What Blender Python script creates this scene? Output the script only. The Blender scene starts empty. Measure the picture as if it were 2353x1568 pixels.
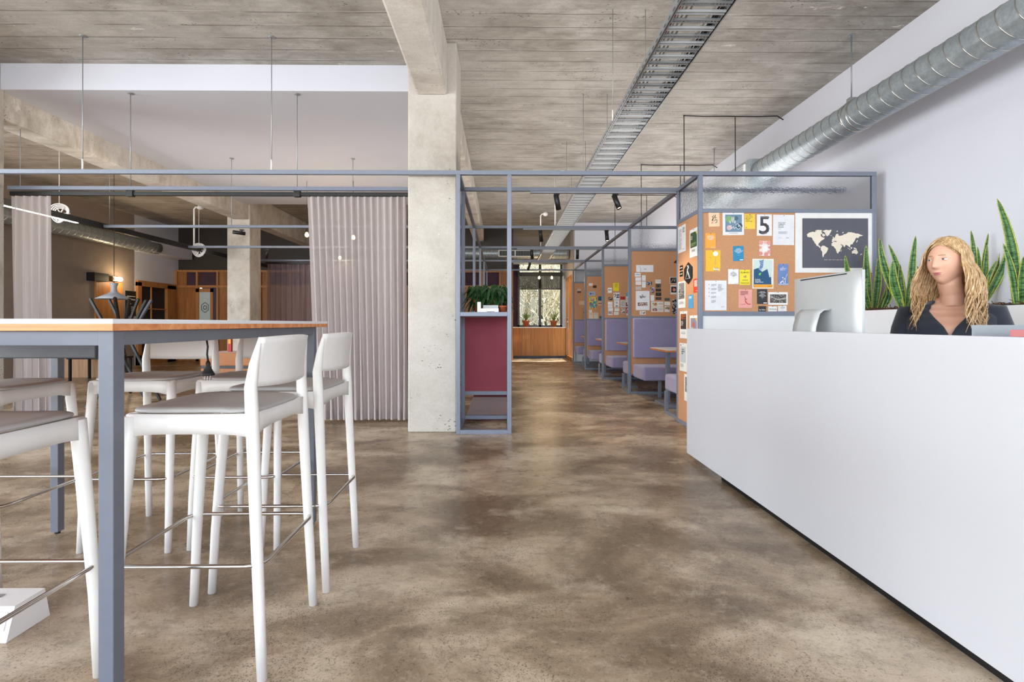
EXPO = 0.0
import bpy, bmesh, math, random
from mathutils import Vector, Matrix
R = random.Random(7)
PI = math.pi
sc = bpy.context.scene
COL = sc.collection
# ------------------------------------------------------------------ camera geometry (photo 2353 x 1568)
F = 1150.0; EYE = 1.05; TH = math.atan(12 / F); CS, SN = math.cos(TH), math.sin(TH)
def ray(px, py):
    dx = (px - 1167) / F; dz = (744 - py) / F
    return Vector((dx * CS + SN, CS - dx * SN, dz))
def at(px, py, Y):
    d = ray(px, py); t = Y / d.y
    return Vector((d.x * t, Y, EYE + d.z * t))
def atX(px, py, X):
    d = ray(px, py); t = X / d.x
    return Vector((X, d.y * t, EYE + d.z * t))

# ------------------------------------------------------------------ materials
def lin(c):
    return c / 12.92 if c <= 0.04045 else ((c + 0.055) / 1.055) ** 2.4
def rgb(h):
    if isinstance(h, str):
        h = h.lstrip('#'); h = ''.join(q * 2 for q in h) if len(h) == 3 else h; return tuple(lin(int(h[i:i + 2], 16) / 255) for i in (0, 2, 4)) + (1,)
    return tuple(h) + (1,)
MC = {}
class NT:
    def __init__(s, name):
        s.m = bpy.data.materials.new(name); s.m.use_nodes = True
        s.t = s.m.node_tree; s.n = s.t.nodes; s.l = s.t.links
        s.b = s.n['Principled BSDF']; s.o = s.n['Material Output']
    def node(s, typ, **kw):
        n = s.n.new(typ)
        for k, v in kw.items():
            if k in n.inputs.keys(): n.inputs[k].default_value = v
            else: setattr(n, k, v)
        return n
    def link(s, a, b): s.l.new(a, b)
    def coord(s, scale=(1, 1, 1), rot=(0, 0, 0)):
        g = s.node('ShaderNodeTexCoord'); m = s.node('ShaderNodeMapping')
        m.inputs['Scale'].default_value = scale; m.inputs['Rotation'].default_value = rot
        s.link(g.outputs['Object'], m.inputs[0]); return m.outputs[0]
    def noise(s, co, scale=5, detail=4, rough=.55, dist=0):
        n = s.node('ShaderNodeTexNoise'); n.inputs['Scale'].default_value = scale
        n.inputs['Detail'].default_value = detail; n.inputs['Roughness'].default_value = rough
        n.inputs['Distortion'].default_value = dist
        s.link(co, n.inputs['Vector']); return n.outputs['Fac']
    def ramp(s, fac, stops):
        r = s.node('ShaderNodeValToRGB'); e = r.color_ramp.elements
        while len(e) < len(stops): e.new(.5)
        for i, (p, c) in enumerate(stops):
            e[i].position = p; e[i].color = rgb(c) if not isinstance(c, float) else (c, c, c, 1)
        s.link(fac, r.inputs[0]); return r.outputs[0]
    def mix(s, fac, a, b, typ='MIX'):
        m = s.node('ShaderNodeMix', data_type='RGBA', blend_type=typ)
        for x, i in ((fac, 0), (a, 6), (b, 7)):
            if hasattr(x, 'links'): s.link(x, m.inputs[i])
            else: m.inputs[i].default_value = x if i == 0 else rgb(x)
        return m.outputs[2]
    def math(s, op, a, b=0.0, c=0.0):
        m = s.node('ShaderNodeMath', operation=op)
        for i, x in enumerate((a, b, c)):
            if hasattr(x, 'links'): s.link(x, m.inputs[i])
            else: m.inputs[i].default_value = x
        return m.outputs[0]
    def bump(s, h, dist=.002, strength=.5):
        b = s.node('ShaderNodeBump'); b.inputs['Distance'].default_value = dist; b.inputs['Strength'].default_value = strength
        s.link(h, b.inputs['Height']); s.link(b.outputs[0], s.b.inputs['Normal'])
    def rough(s, v): s.b.inputs['Roughness'].default_value = v

def plain(col, rough=.55, metal=0.0, var=.04, name=None, scale=14, spec=None):
    k = (col, rough, metal, var, scale)
    if k in MC: return MC[k]
    t = NT(name or 'paint'); t.rough(rough); t.b.inputs['Metallic'].default_value = metal
    if spec is not None: t.b.inputs['Specular IOR Level'].default_value = spec
    co = t.coord(); n = t.noise(co, scale, 3)
    c = rgb(col)[:3]
    lo = tuple(x * (1 - var) for x in c); hi = tuple(min(1, x * (1 + var)) for x in c)
    t.link(t.ramp(n, [(.3, lo), (.7, hi)]), t.b.inputs['Base Color'])
    MC[k] = t.m; return t.m

def concrete(name, base, dark, light, board=None, pores=1.0):
    t = NT(name); t.rough(.88)
    co = t.coord()
    n1 = t.noise(co, .8, 6, .62); n2 = t.noise(t.coord((1, 2.2, 1)), 2.0, 10, .72, .2)
    c = t.ramp(n2, [(.34, dark), (.5, base), (.66, light)])
    c = t.mix(t.ramp(n1, [(.44, 0.0), (.62, .6)]), c, light)
    g = t.noise(co, 60, 4, .7); c = t.mix(t.ramp(g, [(.38, .22), (.55, 0.0)]), c, dark)
    h = n2
    if board:
        sx = t.node('ShaderNodeSeparateXYZ'); t.link(t.coord(), sx.inputs[0])
        wob = t.math('MULTIPLY', t.noise(t.coord((.5, .3, .6)), 1.2, 3), .035)
        y = t.math('DIVIDE', t.math('ADD', sx.outputs[1], wob), board)
        fl = t.math('FLOOR', y); fr = t.math('FRACT', y)
        wn = t.node('ShaderNodeTexWhiteNoise', noise_dimensions='1D'); t.link(fl, wn.inputs['W'])
        c = t.mix(t.math('MULTIPLY', wn.outputs[0], .22), c, dark)
        gr = t.noise(t.coord((.5, 22, 1)), 2.2, 4, .6); c = t.mix(t.ramp(gr, [(.3, .28), (.55, 0.0)]), c, dark)
        line = t.math('LESS_THAN', fr, .07)
        brk = t.ramp(t.noise(t.coord((.9, 6, 1)), 1.3, 4), [(.42, 0.0), (.5, 1.0)])
        c = t.mix(t.math('MULTIPLY', t.math('MULTIPLY', line, brk), .62), c, '#5b5348')
        l2 = t.math('MULTIPLY', t.math('GREATER_THAN', fr, .95), t.ramp(t.noise(t.coord((1.1, 6, 1)), 1.1, 3), [(.5, 0.0), (.56, 1.0)]))
        c = t.mix(t.math('MULTIPLY', l2, .3), c, '#eeebe4')
        h = t.math('SUBTRACT', n2, t.math('MULTIPLY', line, .8))
    v = t.node('ShaderNodeTexVoronoi'); v.inputs['Scale'].default_value = 42
    t.link(t.coord((.5, 1.2, 1)), v.inputs['Vector'])
    dots = t.math('LESS_THAN', v.outputs['Distance'], .23)
    cl = t.ramp(t.noise(t.coord((.8, 2.2, 1)), 2.1, 6, .75), [(.56, 0.0), (.6, 1.0)])
    pm = t.math('MULTIPLY', dots, cl)
    c = t.mix(t.math('MULTIPLY', pm, .8 * pores), c, '#433d36')
    pl = t.math('GREATER_THAN', t.noise(t.coord((.6, 2.2, 1)), 2.6, 7, .75), .66)
    c = t.mix(t.math('MULTIPLY', pl, .55), c, '#f2f0ea')
    t.link(c, t.b.inputs['Base Color'])
    t.bump(t.math('SUBTRACT', h, pm), .004, .35)
    return t.m

def wood(name, a, b, axis=2, scale=1.0, rough=.45, plank=None):
    t = NT(name); t.rough(rough)
    s = [26, 26, 26]; s[axis] = 1.2
    n = t.noise(t.coord(tuple(x * scale for x in s)), 1.0, 5, .6, .6)
    c = t.ramp(n, [(.3, a), (.7, b)])
    if plank:
        ax, w = plank
        sx = t.node('ShaderNodeSeparateXYZ'); t.link(t.coord(), sx.inputs[0])
        fl = t.math('FLOOR', t.math('DIVIDE', sx.outputs[ax], w))
        wn = t.node('ShaderNodeTexWhiteNoise', noise_dimensions='1D'); t.link(fl, wn.inputs['W'])
        c = t.mix(t.math('MULTIPLY', wn.outputs[0], .55), c, a)
    t.link(c, t.b.inputs['Base Color']); return t.m

def fabric(name, a, b, scale=350, rough=.95, bump=.001):
    t = NT(name); t.rough(rough)
    t.b.inputs['Sheen Weight'].default_value = .3
    n = t.noise(t.coord(), scale, 2); n2 = t.noise(t.coord(), 3, 3)
    c = t.mix(t.ramp(n2, [(.3, 0.0), (.7, 1.0)]), a, b)
    c = t.mix(t.ramp(n, [(.35, 0.25), (.65, 0.0)]), c, '#3a3640')
    t.link(c, t.b.inputs['Base Color']); t.bump(n, bump, .5); return t.m

def emit(name, col, strength):
    t = NT(name); t.b.inputs['Base Color'].default_value = rgb(col)
    t.b.inputs['Emission Color'].default_value = rgb(col); t.b.inputs['Emission Strength'].default_value = strength
    return t.m

M = {}
M['conc_ceil'] = concrete('board_marked_concrete', '#aaa59d', '#8b857b', '#c8c4bd', board=.2)
M['conc_col'] = concrete('column_concrete', '#bfb8af', '#a79f94', '#cdc7bf', pores=.9)
M['conc_beam'] = concrete('beam_concrete', '#cbc4b9', '#aaa194', '#e6e1d9', pores=1)
M['white_wall'] = plain('#dcdee8', .6, var=.01, name='wall_paint', scale=2)
M['white_ceil'] = plain('#d4d6e0', .7, var=.01, name='ceiling_paint', scale=2)
M['taupe_wall'] = plain('#9a8c82', .85, var=.05, name='taupe_wall_paint', scale=6)
M['grey_wall'] = plain('#a8a29e', .8, var=.02, name='grey_wall_paint', scale=4)
M['steel'] = plain('#7d8494', .38, var=.04, name='blue_grey_powder_coat', scale=30)
M['steel_dark'] = plain('#4a505b', .4, var=.05, name='dark_powder_coat', scale=30)
M['table_steel'] = plain('#696c76', .42, var=.03, name='table_powder_coat', scale=30)
M['black'] = plain('#17181b', .4, var=.1, name='black_metal')
M['black_rubber'] = plain('#1d1e20', .6, var=.1, name='black_rubber')
M['lam'] = plain('#e9e9eb', .3, var=.008, name='white_laminate', scale=2)
M['desk'] = plain('#d3d3d8', .42, var=.006, name='white_satin_panel', scale=1.5)
M['stool'] = plain('#e4dfda', .42, var=.02, name='white_lacquer', scale=18)
M['seat'] = plain('#a8a4a0', .55, var=.02, name='pale_grey_vinyl', scale=10)
M['chrome'] = plain('#c9c5c0', .18, metal=1.0, var=.02, name='chrome')
M['alu'] = plain('#c4c6c7', .4, metal=.25, var=.01, name='brushed_aluminium')
M['white_plastic'] = plain('#ece9e6', .4, var=.01, name='white_plastic')
M['paper'] = plain('#eceaea', .7, var=.01, name='paper')
M['terracotta'] = plain('#b05a35', .8, var=.12, name='terracotta')
M['edge'] = wood('orange_timber_edge', '#c5703c', '#eda468', axis=0, scale=1)
M['oak'] = wood('oak_veneer', '#a86a34', '#cf9355', axis=2, plank=(0, .31))
M['timber'] = wood('warm_timber', '#8a5529', '#bd8146', axis=2, plank=(0, .27))
M['timber_frame'] = wood('timber_frame', '#a36a39', '#c48a52', axis=2)
M['pale_wood'] = wood('pale_plywood', '#c79a76', '#e0bd9b', axis=2)
M['tan'] = fabric('tan_leather', '#c07a48', '#cc8853', 60, .6)
M['purple'] = fabric('lavender_wool', '#9890b6', '#a49cc2')
M['red'] = fabric('maroon_wool', '#95404e', '#a04a58')
M['darkred'] = fabric('dark_red_carpet', '#571f2a', '#66262f')
M['plum'] = fabric('plum_felt', '#4a3444', '#58404f')
M['soil'] = plain('#3a2a22', .95, var=.3, name='soil', scale=60)
M['bark'] = plain('#6e4630', .9, var=.35, name='bark_chip', scale=25)
M['navy'] = fabric('navy_knit', '#232833', '#2b313d', 500, .95, .0015)
M['cable_metal'] = plain('#9a9ea1', .4, metal=.5, var=.04, name='galvanised_tray')

# cork
t = NT('cork'); t.rough(.9)
n = t.noise(t.coord(), 220, 3, .7); n2 = t.noise(t.coord(), 4, 3)
c = t.mix(t.ramp(n, [(.35, 1.0), (.6, 0.0)]), '#cf9a72', '#b8835c')
c = t.mix(t.math('MULTIPLY', n2, .25), c, '#dcab86')
t.link(c, t.b.inputs['Base Color']); t.bump(n, .001, .4); M['cork'] = t.m
# galvanised duct
t = NT('galvanised_steel'); t.b.inputs['Metallic'].default_value = .5; t.rough(.38)
n = t.noise(t.coord(), 22, 10, .85); 
t.link(t.ramp(n, [(.3, '#8b979e'), (.52, '#a7b2b8'), (.7, '#c4ced3')]), t.b.inputs['Base Color'])
t.link(t.math('ADD', t.math('MULTIPLY', n, .25), .25), t.b.inputs['Roughness']); M['galv'] = t.m
# floor
t = NT('polished_concrete')
a = t.noise(t.coord((.8, 1.35, 1)), 1.5, 9, .6, .5)
c = t.ramp(a, [(.38, '#735f47'), (.45, '#8d7860'), (.51, '#a99379'), (.57, '#c3ae94'), (.66, '#d8c7ae')])
b2 = t.noise(t.coord((1, 1.3, 1)), 5, 8, .78)
c = t.mix(t.ramp(b2, [(.38, .55), (.56, 0.0)]), c, '#7a6852')
c = t.mix(t.ramp(t.noise(t.coord(), 2.8, 7, .7), [(.54, 0.0), (.66, .5)]), c, '#dcc9b2')
vf = t.node('ShaderNodeTexVoronoi'); vf.inputs['Scale'].default_value = 120; t.link(t.coord(), vf.inputs['Vector'])
c = t.mix(t.math('MULTIPLY', t.math('LESS_THAN', vf.outputs['Distance'], .25), t.ramp(t.noise(t.coord(), 2.1, 6, .75), [(.47, .1), (.56, .85)])), c, '#4d4336')
fine = t.noise(t.coord(), 95, 3, .8)
dens = t.ramp(t.noise(t.coord(), 1.6, 5, .7), [(.4, .25), (.6, 1.0)])
c = t.mix(t.math('MULTIPLY', t.ramp(fine, [(.36, .8), (.45, 0.0)]), dens), c, '#453b2e')
c = t.mix(t.ramp(t.noise(t.coord(), 26, 6, .85), [(.52, 0.0), (.7, .35)]), c, '#dccdb2')
v = t.node('ShaderNodeTexVoronoi'); v.inputs['Scale'].default_value = 17; t.link(t.coord(), v.inputs['Vector'])
c = t.mix(t.math('MULTIPLY', t.math('LESS_THAN', v.outputs['Distance'], .07), .5), c, '#50443a')
cr = t.noise(t.coord(), 1.7, 5, .6, .2)
crk = t.math('LESS_THAN', t.math('ABSOLUTE', t.math('SUBTRACT', cr, .5)), .0008)
c = t.mix(t.math('MULTIPLY', crk, .6), c, '#3a3128')
t.link(c, t.b.inputs['Base Color'])
t.link(t.math('ADD', t.math('MULTIPLY', b2, .3), .14), t.b.inputs['Roughness'])
t.b.inputs['Specular IOR Level'].default_value = .5
t.bump(t.noise(t.coord(), 2.2, 3), .006, .12); M['floor'] = t.m
# glass
t = NT('textured_glass'); t.rough(.12); t.b.inputs['Transmission Weight'].default_value = 1
t.b.inputs['IOR'].default_value = 1.22; t.b.inputs['Base Color'].default_value = (.93, .95, .96, 1)
t.bump(t.noise(t.coord(), 55, 2, .5), .004, .8); M['obscure'] = t.m
t = NT('clear_glass'); g = t.node('ShaderNodeBsdfGlossy'); g.inputs['Roughness'].default_value = .02
tr = t.node('ShaderNodeBsdfTransparent'); tr.inputs[0].default_value = (.95, .97, .96, 1)
mx = t.node('ShaderNodeMixShader'); mx.inputs[0].default_value = .015
t.link(tr.outputs[0], mx.inputs[1]); t.link(g.outputs[0], mx.inputs[2]); t.link(mx.outputs[0], t.o.inputs[0]); M['glass'] = t.m
# fabrics that let light through
def sheer(name, col, alpha):
    t = NT(name); d = t.node('ShaderNodeBsdfDiffuse'); d.inputs[0].default_value = rgb(col)
    tl = t.node('ShaderNodeBsdfTranslucent'); tl.inputs[0].default_value = rgb(col)
    m1 = t.node('ShaderNodeMixShader'); m1.inputs[0].default_value = .35
    t.link(d.outputs[0], m1.inputs[1]); t.link(tl.outputs[0], m1.inputs[2])
    tr = t.node('ShaderNodeBsdfTransparent'); m2 = t.node('ShaderNodeMixShader')
    w = t.noise(t.coord((1, 1, 1)), 260, 1)
    t.link(t.math('ADD', t.math('MULTIPLY', w, .2), alpha - .1), m2.inputs[0])
    t.link(tr.outputs[0], m2.inputs[1]); t.link(m1.outputs[0], m2.inputs[2]); t.link(m2.outputs[0], t.o.inputs[0]); return t.m
M['curtain'] = sheer('sheer_pink_grey', '#d2c9c8', .84)
M['blind'] = sheer('dark_blind_mesh', '#3b3c40', .62)
M['curtain_dark'] = sheer('sheer_mauve', '#9c8c92', .72)
# leaves
def leafmat(name, a, b, scale=3, rough=.45):
    t = NT(name); t.rough(rough)
    n = t.noise(t.coord((1, 1, 6)), 12 * scale, 3, .6, .8)
    t.link(t.ramp(n, [(.42, a), (.58, b)]), t.b.inputs['Base Color']); return t.m
M['snake'] = leafmat('snake_leaf_banded', '#2c5428', '#6a9558', 1.6)
M['snake_edge'] = leafmat('snake_leaf_margin', '#9aa53e', '#c2c25c', 1)
M['fern'] = leafmat('dark_green_leaf', '#132a17', '#2d5228', 2, .3)
M['olive'] = leafmat('olive_leaf', '#5d7d3e', '#8da65a', 2)
M['twig'] = plain('#efe7d3', .8, var=.1, name='pale_branch')
M['skin'] = plain('#dba88e', .5, var=.03, name='skin', scale=20)
M['lip'] = plain('#b5656a', .45, var=.03, name='lip')
M['eye'] = plain('#eceae6', .2, var=.01, name='eye_white'); M['iris'] = plain('#4c5a66', .2, var=.05, name='iris')
t = NT('blond_hair'); t.rough(.42)
n = t.noise(t.coord((1, 1, .25)), 90, 4, .7)
t.link(t.ramp(n, [(.3, '#9a7650'), (.48, '#c39c6e'), (.66, '#e6cda4')]), t.b.inputs['Base Color']); M['hair'] = t.m

# ------------------------------------------------------------------ objects
LOCS = {}
class MB:
    def __init__(s): s.v = []; s.f = []; s.mi = []; s.ms = []; s.sm = []
    def m(s, mat):
        if isinstance(mat, str): mat = M[mat] if mat in M else plain(mat)
        if mat not in s.ms: s.ms.append(mat)
        return s.ms.index(mat)
    def add(s, vs, fs, mat, smooth=False):
        o = len(s.v); i = s.m(mat)
        s.v += [Vector(v) for v in vs]
        for f in fs: s.f.append([o + k for k in f]); s.mi.append(i); s.sm.append(smooth)
    def box(s, a, b, mat, mx=None):
        x0, x1 = sorted((a[0], b[0])); y0, y1 = sorted((a[1], b[1])); z0, z1 = sorted((a[2], b[2]))
        vs = [Vector(p) for p in ((x0,y0,z0),(x1,y0,z0),(x1,y1,z0),(x0,y1,z0),(x0,y0,z1),(x1,y0,z1),(x1,y1,z1),(x0,y1,z1))]
        if mx: vs = [mx @ v for v in vs]
        s.add(vs, [(3,2,1,0),(4,5,6,7),(0,1,5,4),(1,2,6,5),(2,3,7,6),(3,0,4,7)], mat); return s
    def tube(s, pts, r, mat, seg=8, closed=False, flat=None, caps=True):
        pts = [Vector(p) for p in pts]; n = len(pts)
        rs = r if isinstance(r, (list, tuple)) else [r] * n
        vs = []; up = None
        for i in range(n):
            if closed: d = pts[(i + 1) % n] - pts[i - 1]
            else: d = pts[min(i + 1, n - 1)] - pts[max(i - 1, 0)]
            d.normalize()
            if up is None:
                up = Vector((0, 0, 1)) if abs(d.z) < .9 else Vector((0, 1, 0))
            a = d.cross(up)
            if a.length < 1e-5: a = d.cross(Vector((1, 0, 0)))
            a.normalize(); b = a.cross(d).normalized(); up = b
            for k in range(seg):
                t = 2 * PI * k / seg
                vs.append(pts[i] + a * math.cos(t) * rs[i] + b * math.sin(t) * rs[i] * (flat or 1))
        fs = []
        for i in range(n if closed else n - 1):
            j = (i + 1) % n
            for k in range(seg):
                l = (k + 1) % seg
                fs.append((i * seg + k, j * seg + k, j * seg + l, i * seg + l))
        s.add(vs, fs, mat, True)
        if caps and not closed:
            o = len(s.v) - len(vs); i = s.m(mat)
            s.f.append([o + k for k in range(seg)]); s.mi.append(i); s.sm.append(False)
            s.f.append([o + (n - 1) * seg + k for k in reversed(range(seg))]); s.mi.append(i); s.sm.append(False)
        return s
    def lathe(s, prof, c, mat, seg=24, axis=(0, 0, 1)):
        q = Vector((0, 0, 1)).rotation_difference(Vector(axis)); c = Vector(c); vs = []
        for r, z in prof:
            for k in range(seg):
                t = 2 * PI * k / seg; vs.append(c + q @ Vector((r * math.cos(t), r * math.sin(t), z)))
        fs = [(i*seg+k, i*seg+(k+1)%seg, (i+1)*seg+(k+1)%seg, (i+1)*seg+k) for i in range(len(prof)-1) for k in range(seg)]
        s.add(vs, fs, mat, True)
        o = len(s.v) - len(vs); i = s.m(mat)
        s.f.append([o + k for k in reversed(range(seg))]); s.mi.append(i); s.sm.append(False)
        s.f.append([o + (len(prof)-1)*seg + k for k in range(seg)]); s.mi.append(i); s.sm.append(False)
        return s
    def grid(s, fn, nu, nv, mat, smooth=True):
        vs = [fn(i / nu, j / nv) for i in range(nu + 1) for j in range(nv + 1)]
        fs = [(i*(nv+1)+j, (i+1)*(nv+1)+j, (i+1)*(nv+1)+j+1, i*(nv+1)+j+1) for i in range(nu) for j in range(nv)]
        s.add(vs, fs, mat, smooth); return s
    def poly(s, pts, nrm, th, mat):
        n = len(pts); nrm = Vector(nrm) * th
        vs = [Vector(p) for p in pts] + [Vector(p) + nrm for p in pts]
        s.add(vs, [tuple(range(n)), tuple(reversed(range(n, 2 * n)))] + [(i, i + n, (i + 1) % n + n, (i + 1) % n) for i in range(n)], mat); return s
    def build(s, name, parent=None, bevel=0, seg=2, kind=None, label=None, cat=None, group=None, subsurf=0, solid=0, loc=None):
        me = bpy.data.meshes.new(name)
        base = Vector((0, 0, 0))
        if loc is not None: base = Vector(loc)
        elif parent is not None: base = LOCS[parent.name]
        me.from_pydata([v - base for v in s.v], [], s.f); 
        for m in s.ms: me.materials.append(m)
        for p, i, k in zip(me.polygons, s.mi, s.sm): p.material_index = i; p.use_smooth = k
        me.update()
        if bevel == 0 and not solid:
            bm = bmesh.new(); bm.from_mesh(me); bmesh.ops.recalc_face_normals(bm, faces=bm.faces); bm.to_mesh(me); bm.free()
        o = bpy.data.objects.new(name, me); COL.objects.link(o)
        if parent is not None:
            o.parent = parent; o.location = base - LOCS[parent.name]
        else: o.location = base
        LOCS[o.name] = base
        if solid:
            md = o.modifiers.new('thickness', 'SOLIDIFY'); md.thickness = solid; md.offset = 0
        if bevel:
            md = o.modifiers.new('bevel', 'BEVEL'); md.width = bevel; md.segments = seg; md.limit_method = 'ANGLE'; md.angle_limit = .7
            md.harden_normals = False
        if subsurf:
            md = o.modifiers.new('sub', 'SUBSURF'); md.levels = subsurf; md.render_levels = subsurf
        if kind: o['kind'] = kind
        tag(o, label, cat, group); return o
def tag(o, label=None, cat=None, group=None, kind=None):
    if label: o['label'] = label
    if cat: o['category'] = cat
    if group: o['group'] = group
    if kind: o['kind'] = kind
    return o
def thing(name, label, cat, loc=(0, 0, 0), group=None, rot=0):
    o = bpy.data.objects.new(name, None); COL.objects.link(o); o.empty_display_size = .1
    o.location = loc; o.rotation_euler = (0, 0, rot); LOCS[o.name] = Vector(loc)
    return tag(o, label, cat, group)
def dup(o, loc=None, rot=None, label=None, parent=None, group=None):
    c = o.copy(); COL.objects.link(c); c.parent = parent
    for ch in list(o.children): dup(ch, parent=c)
    if loc is not None: c.location = loc; LOCS[c.name] = Vector(loc)
    if rot is not None: c.rotation_euler = (0, 0, rot)
    if label: c['label'] = label
    if group: c['group'] = group
    return c
TC = {}
def textgeo(s, font_w=1.0):
    if s in TC: return TC[s]
    cu = bpy.data.curves.new('lettering', 'FONT'); cu.body = s; cu.size = 1; cu.resolution_u = 3; cu.offset = .012
    o = bpy.data.objects.new('lettering', cu); COL.objects.link(o)
    dg = bpy.context.evaluated_depsgraph_get(); me = bpy.data.meshes.new_from_object(o.evaluated_get(dg))
    vs = [v.co.copy() for v in me.vertices]; fs = [tuple(p.vertices) for p in me.polygons]
    bpy.data.objects.remove(o); bpy.data.curves.remove(cu); bpy.data.meshes.remove(me)
    x0 = min((v.x for v in vs), default=0); x1 = max((v.x for v in vs), default=1)
    y0 = min((v.y for v in vs), default=0); y1 = max((v.y for v in vs), default=1)
    TC[s] = (vs, fs, x0, x1, y0, y1); return TC[s]
# ================================================================== ROOM SHELL
CZ = 3.77
def struct(name, fn, mat=None, **k):
    b = MB(); fn(b); return b.build(name, kind='structure', **k)
struct('floor', lambda b: b.box((-9.4, -3.5, -.12), (3.95, 15.9, 0), 'floor'))
struct('ceiling', lambda b: b.box((-9.4, -3.5, CZ), (3.95, 15.9, CZ + .15), 'conc_ceil'))
struct('ceiling_lower', lambda b: b.box((-5.27, 5.28, 3.495), (-.83, 10.3, CZ), 'white_ceil'))
struct('wall_right', lambda b: b.box((3.68, -3.4, 0), (3.85, 13.6, CZ), 'white_wall'))
def f(b):
    b.box((-9.35, 4.6, 0), (-9.2, 12.6, CZ), 'taupe_wall'); b.box((-9.35, -3.4, 0), (-9.2, 4.6, .5), 'taupe_wall'); b.box((-9.35, -3.4, 3.4), (-9.2, 4.6, CZ), 'taupe_wall')
    for y in (-3.4, .5): b.box((-9.35, y, .5), (-9.2, y + .3, 3.4), 'taupe_wall')
struct('wall_left', f)
for i, (y0, y1) in enumerate(((-3.1, .5), (.8, 4.6))):  # side windows added out of view, to brighten the right wall
    b = MB()
    for y in (y0, (y0 + y1) / 2, y1 - .04): b.box((-9.33, y, .5), (-9.27, y + .04, 3.4), 'steel_dark')
    for z in (.5, 3.36): b.box((-9.33, y0, z), (-9.27, y1, z + .04), 'steel_dark')
    b.build('window_%d' % (i + 6), kind='structure')
def f(b):
    b.box((-9.35, 12.6, 2.14), (-9.2, 14.3, CZ), 'white_wall'); b.box((-9.35, 14.1, 0), (-9.2, 14.3, 2.14), 'white_wall')
    b.box((-9.35, 12.6, 0), (-9.2, 12.64, 2.14), 'white_wall')
struct('wall_left_far', f)
struct('wall_back_right', lambda b: b.box((1.94, 13.46, 0), (3.68, 13.6, CZ), 'white_wall'))
def f(b):
    b.box((.2, 15.65, 0), (2.05, 15.8, .94), 'grey_wall'); b.box((.2, 15.65, 3.02), (2.05, 15.8, CZ), 'grey_wall')
    b.box((.2, 15.65, .94), (.47, 15.8, 3.02), 'plum'); b.box((1.84, 15.65, .94), (2.05, 15.8, 3.02), 'white_wall')
struct('wall_back', f)
def f(b):
    b.box((1.92, 13.6, 2.42), (2.05, 15.65, CZ), 'grey_wall'); b.box((1.92, 15.3, 0), (2.05, 15.65, 2.42), 'white_wall')
struct('wall_alcove', f)
struct('wall_back_left', lambda b: b.box((-9.35, 14.3, 2.55), (.3, 14.45, CZ), '#3a332e'))
struct('wall_far_left', lambda b: b.box((-9.4, 15.75, 0), (.2, 15.85, CZ), 'plum'))
# glazed wall behind the camera
WIN = [(-8.9, -5.6), (-5.3, -2.0), (-1.7, 1.6), (1.9, 3.5)]
def f(b):
    b.box((-9.35, -3.5, 0), (3.8, -3.3, .35), 'white_wall'); b.box((-9.35, -3.5, 3.35), (3.8, -3.3, CZ), 'white_wall')
    xs = [-9.35] + [x for w in WIN for x in w] + [3.8]
    for i in range(0, len(xs), 2): b.box((xs[i], -3.5, .35), (xs[i + 1], -3.3, 3.35), 'white_wall')
struct('wall_front', f)
for i, (a, c) in enumerate(WIN):
    b = MB()
    for x in (a, (a + c) / 2 - .02, c - .04): b.box((x, -3.45, .35), (x + .04, -3.38, 3.35), 'steel_dark')
    for z in (.35, 3.31): b.box((a, -3.45, z), (c, -3.38, z + .04), 'steel_dark')
    b.build('window_%d' % (i + 2), kind='structure')

# concrete columns and beams
def conc(name, a, c, mat, label, cat, bev=.012):
    b = MB(); b.box(a, c, mat); return b.build(name, bevel=bev, label=label, cat=cat)
conc('concrete_column', (-.915, 4.84, 0), (-.445, 5.32, CZ), 'conc_col', 'pale square concrete column rising to the ceiling beside the pink grey curtain and red panel shelf', 'column')
conc('concrete_column', (-5.71, 4.84, 0), (-5.24, 5.32, CZ), 'conc_col', 'concrete column at the left edge of the photo beside the narrow curtain', 'column')
conc('concrete_column', (-5.71, 10.43, 0), (-5.24, 10.9, CZ), 'conc_beam', 'brownish concrete column further back between the two open curtains', 'column')
def beam(x0, x1, y0, y1, zb, label, haunch=None):
    b = MB(); b.box((x0, y0, zb), (x1, y1, CZ), 'conc_beam')
    b.build('concrete_beam', bevel=.02, label=label, cat='beam')
beam(-.83, -.537, -3.3, 4.84, 3.26, 'thick concrete beam overhead running out of the photo from the pale column')
beam(-.83, -.537, 5.32, 15.6, 3.40, 'concrete beam behind the pale column running to the back of the room')
beam(-5.57, -5.27, 5.32, 10.43, 3.207, 'long concrete beam at left linking the edge column to the brownish column')
beam(-5.57, -5.27, 10.9, 15.6, 3.207, 'concrete beam continuing behind the brownish far column')
beam(-5.57, -5.27, -3.3, 4.84, 3.207, 'concrete beam overhead at far left in front of the edge column')

# ================================================================== STEEL PERGOLA
ZT = 2.505; ZB = 2.465
YF = [4.75, 5.33, 7.42, 9.40, 11.40, 13.35]
pg = thing('steel_pergola', 'blue-grey square tube steel pergola spanning the room above the walkway, curtains and booths', 'frame', (0, 4.75, 0))
for i, y in enumerate(YF):
    x0 = -5.9 if i != 1 else -5.225
    b = MB()
    b.box((x0, y, ZB), (3.66 if i else 3.58, y + .04, ZT), 'steel'); b.build('crossbeam', pg, bevel=.003)
for i, y in enumerate(YF):
    for x in ([-.442, .045, 1.87] if i < 2 else [-.442, 1.87]):
        b = MB(); b.box((x, y, 0), (x + .04, y + .04, ZB), 'steel'); b.build('post', pg, bevel=.003)
for x in (-.442, 1.87):
    for i in range(5):
        b = MB(); b.box((x, YF[i] + .04, ZB), (x + .04, YF[i + 1], ZT), 'steel'); b.build('side_rail', pg, bevel=.003)
b = MB(); b.box((3.54, 4.75, 0), (3.58, 4.79, ZB), 'steel'); b.build('post', pg, bevel=.003)

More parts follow.
